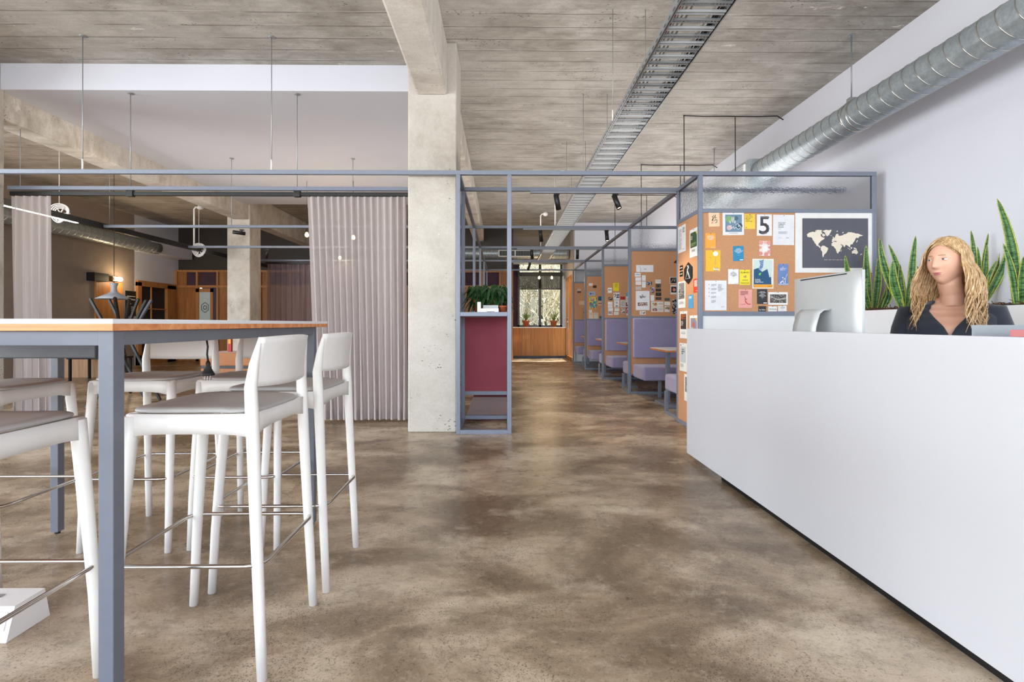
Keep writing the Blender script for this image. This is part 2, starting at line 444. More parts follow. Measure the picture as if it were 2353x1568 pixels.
# front notice board partition
fp = thing('notice_board_partition', 'wide cork notice board partition behind the reception desk with textured glass above', 'partition', (1.91, 4.75, 0))
def rail(parent, a, c, name='rail'): b = MB(); b.box(a, c, 'steel'); return b.build(name, parent, bevel=.002)
rail(fp, (1.91, 4.75, 2.11), (3.54, 4.79, 2.148)); rail(fp, (1.91, 4.75, 1.124), (3.54, 4.79, 1.166))
b = MB(); b.box((1.91, 4.768, 2.148), (3.54, 4.776, ZB), 'obscure'); b.build('glass_pane', fp)
b = MB(); b.box((1.91, 4.762, 1.166), (3.54, 4.785, 2.11), 'cork'); b.build('cork_panel', fp)
b = MB(); b.box((1.91, 4.762, .0), (3.54, 4.785, 1.124), 'lam'); b.build('lower_panel', fp, label='white lower panel')
sp = thing('side_notice_board', 'tall narrow cork board panel facing the walkway at the end of the booths', 'partition', (1.87, 4.79, 0))
rail(sp, (1.87, 4.79, 2.11), (1.91, 5.33, 2.148)); rail(sp, (1.87, 4.79, 0), (1.91, 5.33, .04))
b = MB(); b.box((1.886, 4.79, 2.148), (1.894, 5.33, ZB), 'obscure'); b.build('glass_pane', sp)
b = MB(); b.box((1.876, 4.79, .04), (1.9, 5.33, 2.11), 'cork'); b.build('cork_panel', sp)
b = MB(); b.box((1.91, 5.34, .04), (3.6, 5.36, 2.08), 'cork'); b.build('back_panel', sp)

# booth partitions
names = ['nearest booth partition, its cork full of small white and black cards, behind the side notice board',
         'second booth partition with a bright yellow sheet pinned on its cork',
         'third booth partition with a multicoloured art print pinned on its cork',
         'farthest booth partition beside the timber framed glass at the room end']
for i, y in enumerate(YF[2:]):
    p = thing('booth_partition', names[i], 'partition', (1.91, y, 0), group=None)
    rail(p, (1.91, y, 2.13), (3.64, y + .04, 2.17)); rail(p, (1.91, y, 1.125), (3.64, y + .04, 1.16)); rail(p, (1.91, y, 0), (3.64, y + .04, .04))
    b = MB(); b.box((1.91, y + .016, 2.17), (3.64, y + .024, ZB), 'obscure'); b.build('glass_pane', p)
    b = MB(); b.box((1.91, y + .01, 1.16), (3.64, y + .03, 2.13), 'cork'); b.build('cork_panel', p)
    b = MB(); b.box((1.91, y + .01, .3), (3.64, y + .03, 1.125), 'cork'); b.build('lower_panel', p)
def bench(sg, label, loc):
    t = thing('booth_bench', label, 'bench', loc, 'lavender booth benches')
    L = Vector(loc); s = sg
    def bx(x0, x1, y0, y1, z0, z1, mat, name, bev):
        b = MB(); b.box((L.x + x0, L.y + s * y0, z0), (L.x + x1, L.y + s * y1, z1), mat); return b.build(name, t, bevel=bev, seg=3)
    bx(.03, 1.70, .0, .085, .545, 1.13, 'purple', 'back_cushion', .015)
    bx(.03, 1.70, .02, .58, .262, .455, 'purple', 'seat_cushion', .03)
    if s > 0:
        for y in (.03, .46): bx(.0, .035, y, y + .035, 0.035, .262, 'steel', 'leg', .002)
        bx(.0, .035, .03, .495, 0, .035, 'steel', 'foot_rail', .002)
    else:
        bx(.8, .84, .35, .39, 0, .262, 'steel', 'leg', .002)
        bx(.3, .34, .35, .39, 0, .262, 'steel', 'leg', .002)
    return t
wh = ['first', 'second', 'third', 'fourth']
bench(1, 'lavender booth bench just behind the side notice board, facing away down the room', (1.9, 5.37, 0))
nb = bench(-1, 'lavender booth bench against the nearest booth partition, facing the camera', (1.9, 7.42, 0))
fb = bench(1, 'lavender booth bench on the back of the nearest booth partition, mostly hidden behind it', (1.9, 7.46, 0))
dup(nb, (1.9, 9.40, 0), label='lavender booth bench under the cork with the yellow sheet, facing the camera')
dup(fb, (1.9, 9.44, 0), label='lavender booth bench behind the partition with the yellow sheet, facing away')
dup(nb, (1.9, 11.40, 0), label='lavender booth bench under the cork with the multicoloured art print')
dup(fb, (1.9, 11.44, 0), label='lavender booth bench behind the partition with the multicoloured art print')
dup(nb, (1.9, 13.35, 0), label='farthest lavender booth bench at the end of the walkway')
def booth_table(y, label):
    t = thing('booth_table', label, 'table', (2.0, y, 0), 'booth tables')
    b = MB(); b.box((2.0, y - .36, .70), (3.4, y + .36, .722), 'edge'); b.box((2.0, y - .36, .722), (3.4, y + .36, .729), 'lam'); b.build('tabletop', t, bevel=.002)
    for x in (2.1, 3.2):
        b = MB(); b.box((x, y - .025, .03), (x + .05, y + .025, .70), 'steel'); b.build('leg', t, bevel=.003)
        b = MB(); b.box((x - .06, y - .28, 0), (x + .11, y + .28, .03), 'steel'); b.build('foot_plate', t, bevel=.003)
    return t
tb = booth_table(6.42, 'white booth table with timber edge in the nearest booth, right by the side notice board')
dup(tb, (2.0, 8.42, 0), label='booth table in front of the cork with the yellow sheet')
dup(tb, (2.0, 10.42, 0), label='booth table in front of the cork with the multicoloured art print')
dup(tb, (2.0, 12.42, 0), label='farthest booth table near the end of the walkway')

# red panel shelf unit between the two post pairs
rc = thing('shelf_unit', 'tall steel shelf unit with maroon fabric panel beside the pale concrete column', 'shelf unit', (-.4, 4.75, 0))
b = MB(); b.box((-.402, 4.75, 1.12), (.045, 5.33, 1.16), 'steel'); b.build('shelf', rc, bevel=.003)
b = MB(); b.box((-.402, 5.335, .33), (.045, 5.362, 1.118), 'red'); b.build('panel', rc, bevel=.003, label='maroon fabric panel')
for n_, a, c in (('rail', (-.402, 5.33, .29), (.045, 5.37, .33)), ('rail', (-.402, 5.33, .03), (.045, 5.37, .07)), ('rail', (-.402, 4.75, 0), (.045, 4.79, .04)),
             ('rail', (-.442, 4.79, 0), (-.402, 5.33, .04)), ('rail', (.045, 4.79, 0), (.085, 5.33, .04)),
             ('rail', (-.442, 4.79, 1.12), (-.402, 5.33, 1.16)), ('rail', (.045, 4.79, 1.12), (.085, 5.33, 1.16))):
    rail(rc, a, c, n_)
b = MB(); b.box((-.40, 5.42, 0), (.06, 6.75, .06), 'darkred'); b.build('carpeted_plinth', bevel=.01, label='low dark red carpeted plinth on the floor behind the shelf unit', cat='plinth')
b = MB(); b.box((-.40, 6.8, 0), (.06, 7.35, .45), 'darkred'); b.build('low_bench', bevel=.02, label='dark red upholstered box bench behind the low red plinth', cat='bench')

# ================================================================== FAR END
def f(b):
    for x in (.47, 1.13, 1.80): b.box((x, 15.62, .94), (x + (.06 if x != 1.13 else .08), 15.7, 3.02), 'steel_dark')
    for z in (.94, 2.97): b.box((.47, 15.62, z), (1.86, 15.7, z + .06), 'steel_dark')
w = struct('window_1', f)
LOCS[w.name] = Vector((0, 0, 0))
b = MB(); b.box((.5, 15.66, .98), (1.82, 15.67, 3.0), 'glass'); b.build('pane', w)
bl = thing('roller_blind', 'dark half lowered roller blind over the window at the end of the room', 'blind', (.5, 15.55, 2.5))
b = MB(); b.box((.47, 15.5, 2.53), (1.86, 15.6, 2.64), 'black'); b.build('head_box', bl)
b = MB(); b.box((.53, 15.56, 2.13), (1.80, 15.565, 2.53), 'blind'); b.build('blind_fabric', bl)
b = MB(); b.box((.53, 15.55, 2.11), (1.80, 15.575, 2.135), 'black'); b.build('bottom_bar', bl)
cb = thing('storage_cabinet', 'long oak veneer cupboard under the window at the end of the room', 'cabinet', (.3, 15.2, 0))
b = MB(); b.box((.3, 15.25, 0), (1.91, 15.6, .07), 'steel_dark'); b.build('plinth', cb)
for k in range(3):
    x = .34 + k * .525
    b = MB(); b.box((x, 15.2, .07), (x + .52, 15.222, .92), 'oak'); b.build('door', cb, bevel=.001)
b = MB(); b.box((.3, 15.222, .07), (1.915, 15.62, .92), 'oak'); b.build('carcass', cb)
b = MB(); b.box((.3, 15.18, .92), (1.915, 15.64, .945), 'lam'); b.build('worktop', cb, bevel=.002)
b = MB(); b.box((.06, 14.9, 0), (.29, 15.6, 1.38), 'oak'); b.build('side_cabinet', bevel=.003, label='narrow taller oak cabinet end standing left of the window cupboard', cat='cabinet')
# timber framed glazed door
dr = thing('timber_glazed_screen', 'timber framed glazed door screen right of the window at the end of the walkway', 'door', (1.92, 13.6, 0))
b = MB()
for y in (13.6, 14.05, 14.55, 15.22): b.box((1.93, y, 0), (2.0, y + .08, 2.42), 'timber_frame')
b.box((1.93, 13.6, 2.34), (2.0, 15.3, 2.42), 'timber_frame'); b.box((1.93, 13.6, 0), (2.0, 15.3, .1), 'timber_frame'); b.build('frame', dr, bevel=.003)
b = MB(); b.box((1.96, 13.68, .1), (1.97, 15.22, 2.34), 'glass'); b.build('pane', dr)
b = MB(); b.tube([(1.9, 14.62, .9), (1.9, 14.62, 1.3)], .012, 'chrome'); b.build('handle', dr)
# timber partition, left
tp = thing('timber_partition', 'warm timber panelled partition with plum felt inserts along the back of the left room', 'partition', (-9.2, 14.2, 0))
b = MB(); b.box((-9.2, 14.22, 2.1), (.3, 14.3, 2.53), 'plum'); b.build('upper_panel', tp, label='plum felt upper panel')
b = MB(); b.box((-9.2, 14.16, 2.06), (.3, 14.24, 2.13), 'timber_frame'); b.box((-9.2, 14.16, 2.5), (.3, 14.24, 2.56), 'timber_frame')
b.build('rail', tp, bevel=.002)
xs = [-9.2, -8.62, -8.05, -7.45, -6.85, -6.0, -5.1, -4.2, -3.3, -2.4, -1.5, -.6, -.1, .24]
for x in xs:
    b = MB(); b.box((x, 14.15, 0), (x + .055, 14.25, 2.53), 'timber_frame'); b.build('stud', tp)
for k in range(len(xs) - 1):
    if k in (1, 3): continue
    b = MB(); b.box((xs[k] + .055, 14.2, 0), (xs[k + 1], 14.24, 2.06), 'timber' if k < 11 else 'plum'); b.build('lower_panel', tp)
    if k % 2 == 0:
        b = MB(); b.box((xs[k] + .06, 14.19, 2.13), (xs[k] + .3, 14.22, 2.5), 'timber'); b.build('infill_panel', tp)
for k in (11, 12):
    for z in (1.38, 1.75):
        b = MB(); b.box((xs[k] + .05, 14.15, z), (xs[k + 1], 14.2, z + .03), 'timber_frame'); b.build('shelf_edge', tp)
# door with frosted glass and hexagon mark
gd = thing('glazed_door', 'open timber door with white frosted glass and dark hexagon mark in the back partition', 'door', (-8.55, 14.05, 0))
b = MB()
for a, c in (((-8.56, 0), (-8.47, 2.03)), ((-8.16, 0), (-8.09, 2.03)), ((-8.56, 1.93), (-8.09, 2.03)), ((-8.56, 0), (-8.09, .2))):
    b.box((a[0], 14.05, a[1]), (c[0], 14.09, c[1]), 'timber_frame')
b.build('frame', gd)
b = MB(); b.box((-8.47, 14.065, .2), (-8.16, 14.075, 1.93), '#c6d6dc'); b.build('frosted_pane', gd)
b = MB(); cx, cz = -8.31, 1.5
hx = [(cx + .11 * math.sin(PI * k / 3), 14.06, cz + .14 * math.cos(PI * k / 3)) for k in range(6)]
b.tube(hx, .008, 'black', seg=4, closed=True)
vs, fs, x0, x1, y0, y1 = textgeo('CI')
b.add([(cx + (v.x - (x0 + x1) / 2) * .12, 14.058, cz + (v.y - (y0 + y1) / 2) * .16) for v in vs], fs, 'black'); b.build('hexagon_mark', gd)
# timber double door in the left wall
dd = thing('timber_door', 'timber door with multi-pane dark glass in the white part of the left wall', 'door', (-9.2, 12.7, 0))
b = MB()
for a, c in (((12.64, 0), (12.78, 2.1)), ((13.75, 0), (14.1, 2.1)), ((12.64, 2.0), (14.1, 2.14)), ((12.64, 0), (14.1, .25))):
    b.box((-9.25, a[0], a[1]), (-9.14, c[0], c[1]), 'timber_frame')
b.box((-9.2, 13.16, .25), (-9.17, 13.19, 2.0), 'timber_frame')
for z in (.9, 1.42): b.box((-9.2, 12.78, z), (-9.17, 13.75, z + .03), 'timber_frame')
b.build('frame', dd, bevel=.003)
b = MB(); b.box((-9.24, 12.78, .25), (-9.22, 13.75, 2.0), '#1f1c20'); b.build('pane', dd)
b = MB(); b.tube([(-9.1, 13.85, .9), (-9.1, 13.85, 1.3)], .012, 'chrome'); b.build('handle', dd)
b = MB(); b.box((-9.2, 12.6, 2.85), (-8.75, 14.2, 3.15), 'white_wall'); b.build('boxed_bulkhead', kind='structure')

# outdoor planting beyond the windows
def tree(x, y, h, n, seed, label):
    r = random.Random(seed); t = thing('leafless_shrub', label, 'shrub', (x, y, 0), 'bare shrubs outside the far window')
    b = MB()
    def cl(q, k):
        if x < 3.35: q.y = max(q.y, 16.15 + .1 * (k % 2))
        else: q.x = max(q.x, 2.3); q.y = max(q.y, 13.95)
        return q
    def br(p, d, L, rad, dep):
        pts = [p]; q = p.copy()
        for k in range(4):
            d = (d + Vector((r.uniform(-.22, .22), r.uniform(-.2, .2), r.uniform(-.1, .1)))).normalized()
            q = cl(q + d * L / 4, k); pts.append(q.copy())
        b.tube(pts, [rad * (1 - .17 * k) for k in range(5)], 'twig', seg=4, caps=False)
        if dep < 2:
            for _ in range(5 if dep == 0 else 3):
                k = r.randint(1, 4)
                nd = (d + Vector((r.uniform(-1, 1), r.uniform(-.7, .7), r.uniform(-.4, .5)))).normalized()
                br(pts[k], nd, L * .55, rad * .6, dep + 1)
    for _ in range(n):
        br(cl(Vector((x + r.uniform(-.6, .6), y + r.uniform(-.2, .2), r.uniform(0, 1.4))), 0), Vector((r.uniform(-.75, .75), r.uniform(-.3, .3), 1)).normalized(), h * .55, .022, 0)
    b.build('branches', t)
    b = MB()
    for _ in range(120):
        c = cl(Vector((x + r.gauss(0, .5), y + r.gauss(0, .4), r.uniform(.2, h * .5))), 0)
        a = Vector((r.gauss(0, 1), r.gauss(0, 1), r.gauss(0, 1))).normalized(); e = a.orthogonal().normalized()
        b.add([c, c + a * .04 + e * .025, c + a * .09, c + a * .04 - e * .025], [(0, 1, 2, 3)], 'olive')
    b.build('leaves', t)
spots = [(.1, 17.3), (1.6, 17.3), (3.1, 17.7), (.85, 19.3), (2.4, 19.4), (3.7, 15.2)]
tl = ['seen through the left window pane', 'seen through the right window pane', 'seen right of the window reveal', 'in the back row behind the left window pane',
      'in the back row behind the right window pane', 'seen through the timber glazed screen']
for i, (x, y) in enumerate(spots): tree(x, y, 4.6, 36, 20 + i, 'pale bare branching shrub outdoors, ' + tl[i])
b = MB()
r = random.Random(5)
for _ in range(16000):
    c = Vector((r.uniform(-3, 8), 20.6 + r.gauss(0, .35), r.uniform(0, 5.2)))
    a = Vector((r.gauss(0, 1), r.gauss(0, 1), r.gauss(0, 1))).normalized(); e = a.orthogonal().normalized()
    b.add([c, c + a * .12 + e * .08, c + a * .26, c + a * .12 - e * .08], [(0, 1, 2, 3)], 'fern')
b.build('hedge', kind='stuff', label='dark green hedge outdoors behind the bare shrubs', cat='hedge')
b = MB(); b.box((-6, 15.9, -.3), (10, 24, -.02), '#7d7a62'); b.build('outdoor_ground', kind='structure')
def pot_plant(x, label):
    t = thing('potted_plant', label, 'potted plant', (x, 15.4, .945), 'terracotta pots on the window cupboard')
    b = MB(); b.lathe([(.07, 0), (.10, .16), (.112, .16), (.115, .2), (.1, .2), (.095, .17)], (x, 15.4, .945), 'terracotta'); b.build('pot', t)
    b = MB(); r = random.Random(int(x * 100))
    for _ in range(16):
        a = r.uniform(0, 2 * PI); h = r.uniform(.12, .34); w_ = r.uniform(.05, .2)
        p0 = Vector((x, 15.4, 1.1)); p1 = p0 + Vector((w_ * .4 * math.cos(a), w_ * .4 * math.sin(a), h * .7)); p2 = p0 + Vector((w_ * math.cos(a), w_ * math.sin(a), h))
        b.tube([p0, p1, p2], [.004, .014, .003], 'olive', seg=5, flat=.3)
    b.build('foliage', t)
pot_plant(.72, 'small terracotta potted plant on the window cupboard, left one')
pot_plant(1.57, 'small terracotta potted plant on the window cupboard, right one')
# ================================================================== BAR TABLE
bt = thing('bar_table', 'high bar table with white top, orange timber edge and blue-grey square legs', 'table', (-1.6, 2.0, 0))
X0, X1, Y0, Y1 = -2.28, -.966, 1.25, 2.77
b = MB(); b.box((X0, Y0, 1.0495), (X1, Y1, 1.062), 'lam'); b.build('laminate_top', bt, bevel=.0008)
b = MB(); b.box((X0, Y0, 1.032), (X1, Y1, 1.0495), 'edge'); b.build('timber_edge', bt, bevel=.0008)
for x, y in ((-1.018, 1.27), (-1.018, 2.61), (-2.248, 1.27), (-2.248, 2.51)):
    b = MB(); b.box((x, y, .012), (x + .038, y + .038, 1.032), 'table_steel'); b.lathe([(.012, 0), (.012, .013)], (x + .019, y + .019, 0), 'black_rubber', 10)
    b.build('leg', bt, bevel=.002)
def apron(a, c): b = MB(); b.box(a, c, 'table_steel'); b.build('apron', bt, bevel=.002)
apron((-2.21, 1.272, .994), (-1.018, 1.306, 1.032)); apron((-2.21, 2.55, .994), (-1.018, 2.58, 1.032))
apron((-1.016, 1.308, .994), (-.982, 2.61, 1.032)); apron((-2.246, 1.308, .994), (-2.212, 2.51, 1.032))
b = MB(); b.box((-1.89, 1.86, .922), (-1.5, 2.0, .994), 'steel_dark'); b.build('cable_box', bt, bevel=.004, label='dark cable box slung under the top')
pl = thing('power_plug', 'black power plug hanging on a short cord beneath the bar table', 'plug', (-1.14, 1.9, .9))
b = MB(); P = Vector((-1.135, 1.93, .992)); b.tube([P, P + Vector((.005, 0, -.03)), P + Vector((.0, .004, -.06)), P + Vector((.006, 0, -.085))], .0035, 'black_rubber'); b.build('cord', pl)
b = MB(); q = P + Vector((.006, 0, -.085)); b.lathe([(.005, .0), (.009, -.01), (.008, -.02), (.02, -.045), (.024, -.05), (.022, -.056)], q, 'black_rubber', 16); b.build('plug_body', pl)
for dx in (-.01, 0, .01):
    b = MB(); b.box(q + Vector((dx - .001, -.003, -.075)), q + Vector((dx + .001, .003, -.055)), 'chrome'); b.build('pin', pl)
# ================================================================== BAR STOOLS (front at -x)
def make_stool(label, loc):
    t = thing('bar_stool', label, 'bar stool', loc, 'white bar stools around the high table'); L = Vector(loc)
    V = lambda x, y, z: L + Vector((x, y, z))
    for s in (-1, 1):       # rear legs continue into the back posts
        pts = [(.222, .198, 0), (.212, .195, .2), (.200, .190, .45), (.190, .186, .68), (.186, .186, .78), (.182, .186, .86), (.190, .182, .93), (.204, .174, 1.003)]
        rr = [.0148, .0158, .017, .0188, .0192, .018, .0135, .006]
        b = MB(); b.tube([V(x, s * y, z) for x, y, z in pts], rr, 'stool', seg=14)
        b.lathe([(.0135, 0), (.0135, .004)], V(.222, s * .198, -.0005), 'seat', 12)
        b.build('leg', t)
    for s in (-1, 1):
        pts = [(-.222, .2, 0), (-.21, .197, .25), (-.192, .19, .5), (-.175, .184, .70), (-.17, .182, .775)]
        b = MB(); b.tube([V(x, s * y, z) for x, y, z in pts], [.0148, .016, .0178, .0195, .0195], 'stool', seg=14); b.build('leg', t)
    b = MB()
    for s in (-1, 1):
        b = MB(); n = 10
        def side(u, v, s=s):
            x = -.18 + .365 * u; y = s * (.183 + .006 * math.sin(PI * u))
            return V(x, y, .782 - v * (.058 + .012 * (2 * u - 1) ** 4))
        b.grid(side, n, 2, 'stool'); b.build('side_rail', t, solid=.02)
    for xx in (-.176, .186):
        b = MB(); b.grid(lambda u, v, xx=xx: V(xx, -.18 + .36 * u, .782 - v * (.05 + .016 * (2 * u - 1) ** 4)), 8, 2, 'stool'); b.build('cross_rail', t, solid=.02)
    # cushion
    def pad(u, v):
        a = 2 * PI * u; k = math.sin(PI * v * .5) if v < 1 else 1
        e = .42; ca, sa = math.cos(a), math.sin(a)
        ux = math.copysign(abs(ca) ** e, ca); uy = math.copysign(abs(sa) ** e, sa)
        w = .198 - .012 * (ux + 1) / 2
        prof = [(0, .782), (.985, .782), (1.0, .786), (.99, .791), (.95, .7955), (.75, .7955), (.4, .791), (0, .789)]
        i = min(int(v * 7 + 1e-6), 7); r_, z = prof[i]
        return V(.0 + ux * .197 * r_, uy * w * r_, z + .004 * (uy * r_) ** 2 - .003 * (r_ * ux > .5))
    b = MB(); b.grid(pad, 40, 7, 'seat'); b.build('seat_cushion', t, label='pale grey seat cushion')
    # backrest
    def back(u, v):
        y = -.186 + .372 * u; c = 1 - (2 * u - 1) ** 2
        z0 = .862 - .006 * c; z1 = 1.008 + .004 * c
        z = z0 + (z1 - z0) * v
        return V(.187 + .034 * c + .018 * v * v, y * (1 - .05 * v), z)
    b = MB(); b.grid(back, 18, 8, 'stool'); b.build('backrest', t, solid=.013, seg=2)
    # foot ring
    ring = []
    for cx, cy, a0 in ((.172, .155, 0), (-.178, .155, PI / 2), (-.178, -.155, PI), (.172, -.155, 3 * PI / 2)):
        for k in range(5):
            a = a0 + k * PI / 8; ring.append(V(cx + .05 * math.cos(a), cy + .05 * math.sin(a), .338))
    b = MB(); b.tube(ring, .0066, 'chrome', seg=10, closed=True); b.build('foot_ring', t, label='chrome foot ring')
    return t
st = make_stool('nearest white bar stool right of the high table, its curved back towards the walkway', (-.93, 1.68, 0))
dup(st, (-.912, 2.165, 0), 0, 'white bar stool behind the nearest one, beside the far right table leg')
dup(st, (-1.735, 2.535, 0), PI / 2, 'white bar stool beyond the table facing the camera, behind the hanging black plug')
dup(st, (-1.25, 2.56, 0), PI / 2, 'white bar stool at the far side of the table, seen behind the nearest stool back')
dup(st, (-1.405, 1.285, 0), -PI / 2, 'white bar stool cut by the left edge, standing over the floor power box')
dup(st, (-2.17, 2.15, 0), PI, 'white bar stool at the left end of the table, farther of two at the border')
# floor power box
fb_ = thing('floor_power_box', 'white floor power box with a socket under the near left stool', 'power box', (-1.74, 1.75, 0))
b = MB(); b.poly([(-1.86, 1.66, 0), (-1.63, 1.66, 0), (-1.63, 1.82, 0), (-1.86, 1.82, 0)], (0, 0, 1), .001, 'white_plastic')
pr = [(1.66, 0), (1.69, .105), (1.80, .108), (1.82, 0)]
b.poly([(-1.63, y, z) for y, z in pr], (-1, 0, 0), .235, 'white_plastic'); b.build('housing', fb_, bevel=.004)
b = MB(); b.box((-1.80, 1.656, .035), (-1.645, 1.67, .092), 'white_plastic', Matrix.Translation((0, 1.66, 0)) @ Matrix.Rotation(-.27, 4, 'X') @ Matrix.Translation((0, -1.66, 0))); b.build('face_plate', fb_, bevel=.002)
b = MB()
for dx, ang in ((-.012, .5), (.012, -.5), (0, 0)):
    b.box((-1.715 + dx - .001, 1.664, .045 if dx == 0 else .056), (-1.715 + dx + .0012, 1.668, .055 if dx == 0 else .066), '#55504c')
b.build('socket', fb_)
b = MB(); b.lathe([(.008, 0), (.007, -.006)], (-1.70, 1.672, .081), 'white_plastic', 14, (0, 1, 0)); b.build('switch', fb_)
b = MB(); b.box((-1.76, 1.74, .1055), (-1.73, 1.76, .109), '#9a9a9a'); b.build('latch', fb_)

# ================================================================== RECEPTION DESK
rd = thing('reception_desk', 'long white reception desk with flat white front and black recessed kick strip', 'desk', (1.44, 3.0, 0))
b = MB(); b.box((1.44, -.6, .04), (1.475, 3.90, 1.012), 'desk'); b.build('front_panel', rd, bevel=.002)
b = MB(); b.box((1.469, -.6, 0), (1.55, 3.345, .04), 'black'); b.build('kick_strip', rd)
b = MB(); b.box((1.475, -.6, .70), (2.0, 3.85, .735), 'lam'); b.build('worktop', rd, bevel=.002)
b = MB(); b.box((1.475, 3.3, .04), (2.0, 3.335, .70), 'desk'); b.build('end_panel', rd)
b = MB(); b.box((1.475, .3, .04), (2.0, .335, .70), 'desk'); b.build('end_panel', rd)
b = MB(); P = at(1790, 757, 3.6); b.tube([(P.x, P.y, 1.012), (P.x, P.y, 1.017)], .02, 'black_rubber', 16)
# computer monitor
mn = thing('computer_monitor', 'silver desktop computer seen from behind on the reception desk', 'computer', (1.66, 2.57, .735))
W = .27; zb, zt = .905, 1.302
b = MB()
nx = 14
def shell(u, v):
    y = (2 * u - 1) * W; z = zb + (zt - zb) * v
    eu = 1 - abs(2 * u - 1) ** 2.4; ev = 1 - abs(2 * v - 1) ** 2.4
    return Vector((1.6685 - .033 * (max(eu, 0) ** .5) * (max(ev, 0) ** .5) , 2.57 + y, z))
b.grid(shell, 20, 16, 'alu')
b.build('housing', mn)
b = MB(); b.box((1.6665, 2.57 - W, zb), (1.679, 2.57 + W, zt), 'alu'); b.build('edge_band', mn, bevel=.001)
b = MB(); b.box((1.679, 2.57 - W + .008, zb + .02), (1.6795, 2.57 + W - .008, zt - .008), '#0c0d10'); b.build('screen', mn)
b = MB(); b.tube([(1.661, 2.40, 1.291), (1.66, 2.77, 1.291)], .0032, 'black', 6); b.build('vent_slot', mn)
b = MB()
arm = [(1.633, 1.12), (1.60, 1.12), (1.577, 1.10), (1.56, 1.04), (1.545, .92), (1.53, .80), (1.522, .743)]
b.grid(lambda u, v: Vector((arm[int(round(u * 6))][0], 2.57 + (v - .5) * .19, arm[int(round(u * 6))][1])), 6, 4, 'alu'); b.build('stand', mn, solid=.008)
b = MB(); b.box((1.52, 2.475, .735), (1.74, 2.665, .743), 'alu'); b.build('foot', mn, bevel=.002)
# office items behind the counter at the right
dtr = thing('document_tray', 'grey mesh document tray edge just above the desk at the right photo border', 'tray', (1.85, 1.72, .735))
b = MB(); b.box((1.75, 1.55, .735), (2.05, 1.85, .74), '#8c8f93'); b.box((1.75, 1.845, .735), (2.05, 1.85, 1.045), '#a0a3a6'); b.box((2.045, 1.55, .735), (2.05, 1.85, 1.045), '#a0a3a6'); b.build('tray_shell', dtr, bevel=.001)
b = MB(); b.box((1.74, 1.60, .735), (1.93, 1.69, 1.028), '#2b3140'); b.box((1.73, 1.62, 1.005), (1.79, 1.69, 1.029), '#d98888'); b.build('box_file', label='dark blue and pink box file standing on the desk at the right border', cat='file', bevel=.002)

# ================================================================== PLANTER AND SNAKE PLANTS
pt = thing('planter_box', 'long white planter box along the right wall filled with bark', 'planter', (3.49, 2.5, 0))
b = MB(); b.box((3.30, -1, 0), (3.33, 4.72, 1.17), 'lam'); b.build('front_panel', pt, bevel=.002)
b = MB(); b.box((3.33, 4.69, 0), (3.67, 4.72, 1.17), 'lam'); b.build('end_panel', pt, bevel=.002)
b = MB(); b.box((3.33, -1, 1.05), (3.675, 4.69, 1.135), 'soil'); b.build('soil', pt)
b = MB(); r = random.Random(3)
for _ in range(2600):
    c = Vector((r.uniform(3.335, 3.66), r.uniform(2.6, 4.68), 1.138 + abs(r.gauss(0, .016)) + .02))
    a = Vector((r.gauss(0, 1), r.gauss(0, 1), r.gauss(0, .3))).normalized(); e = a.cross(Vector((0, 0, 1))).normalized()
    L_ = r.uniform(.012, .035); w_ = r.uniform(.003, .008)
    b.add([c - a * L_ - e * w_, c + a * L_ - e * w_ * .5, c + a * L_ + e * w_, c - a * L_ + e * w_ * .6, c + Vector((0, 0, -.006))], [(0, 1, 2, 3), (0, 1, 4), (2, 3, 4), (1, 2, 4), (3, 0, 4)], 'bark')
b.build('bark_mulch', kind='stuff', label='brown bark mulch in the white planter box', cat='bark')
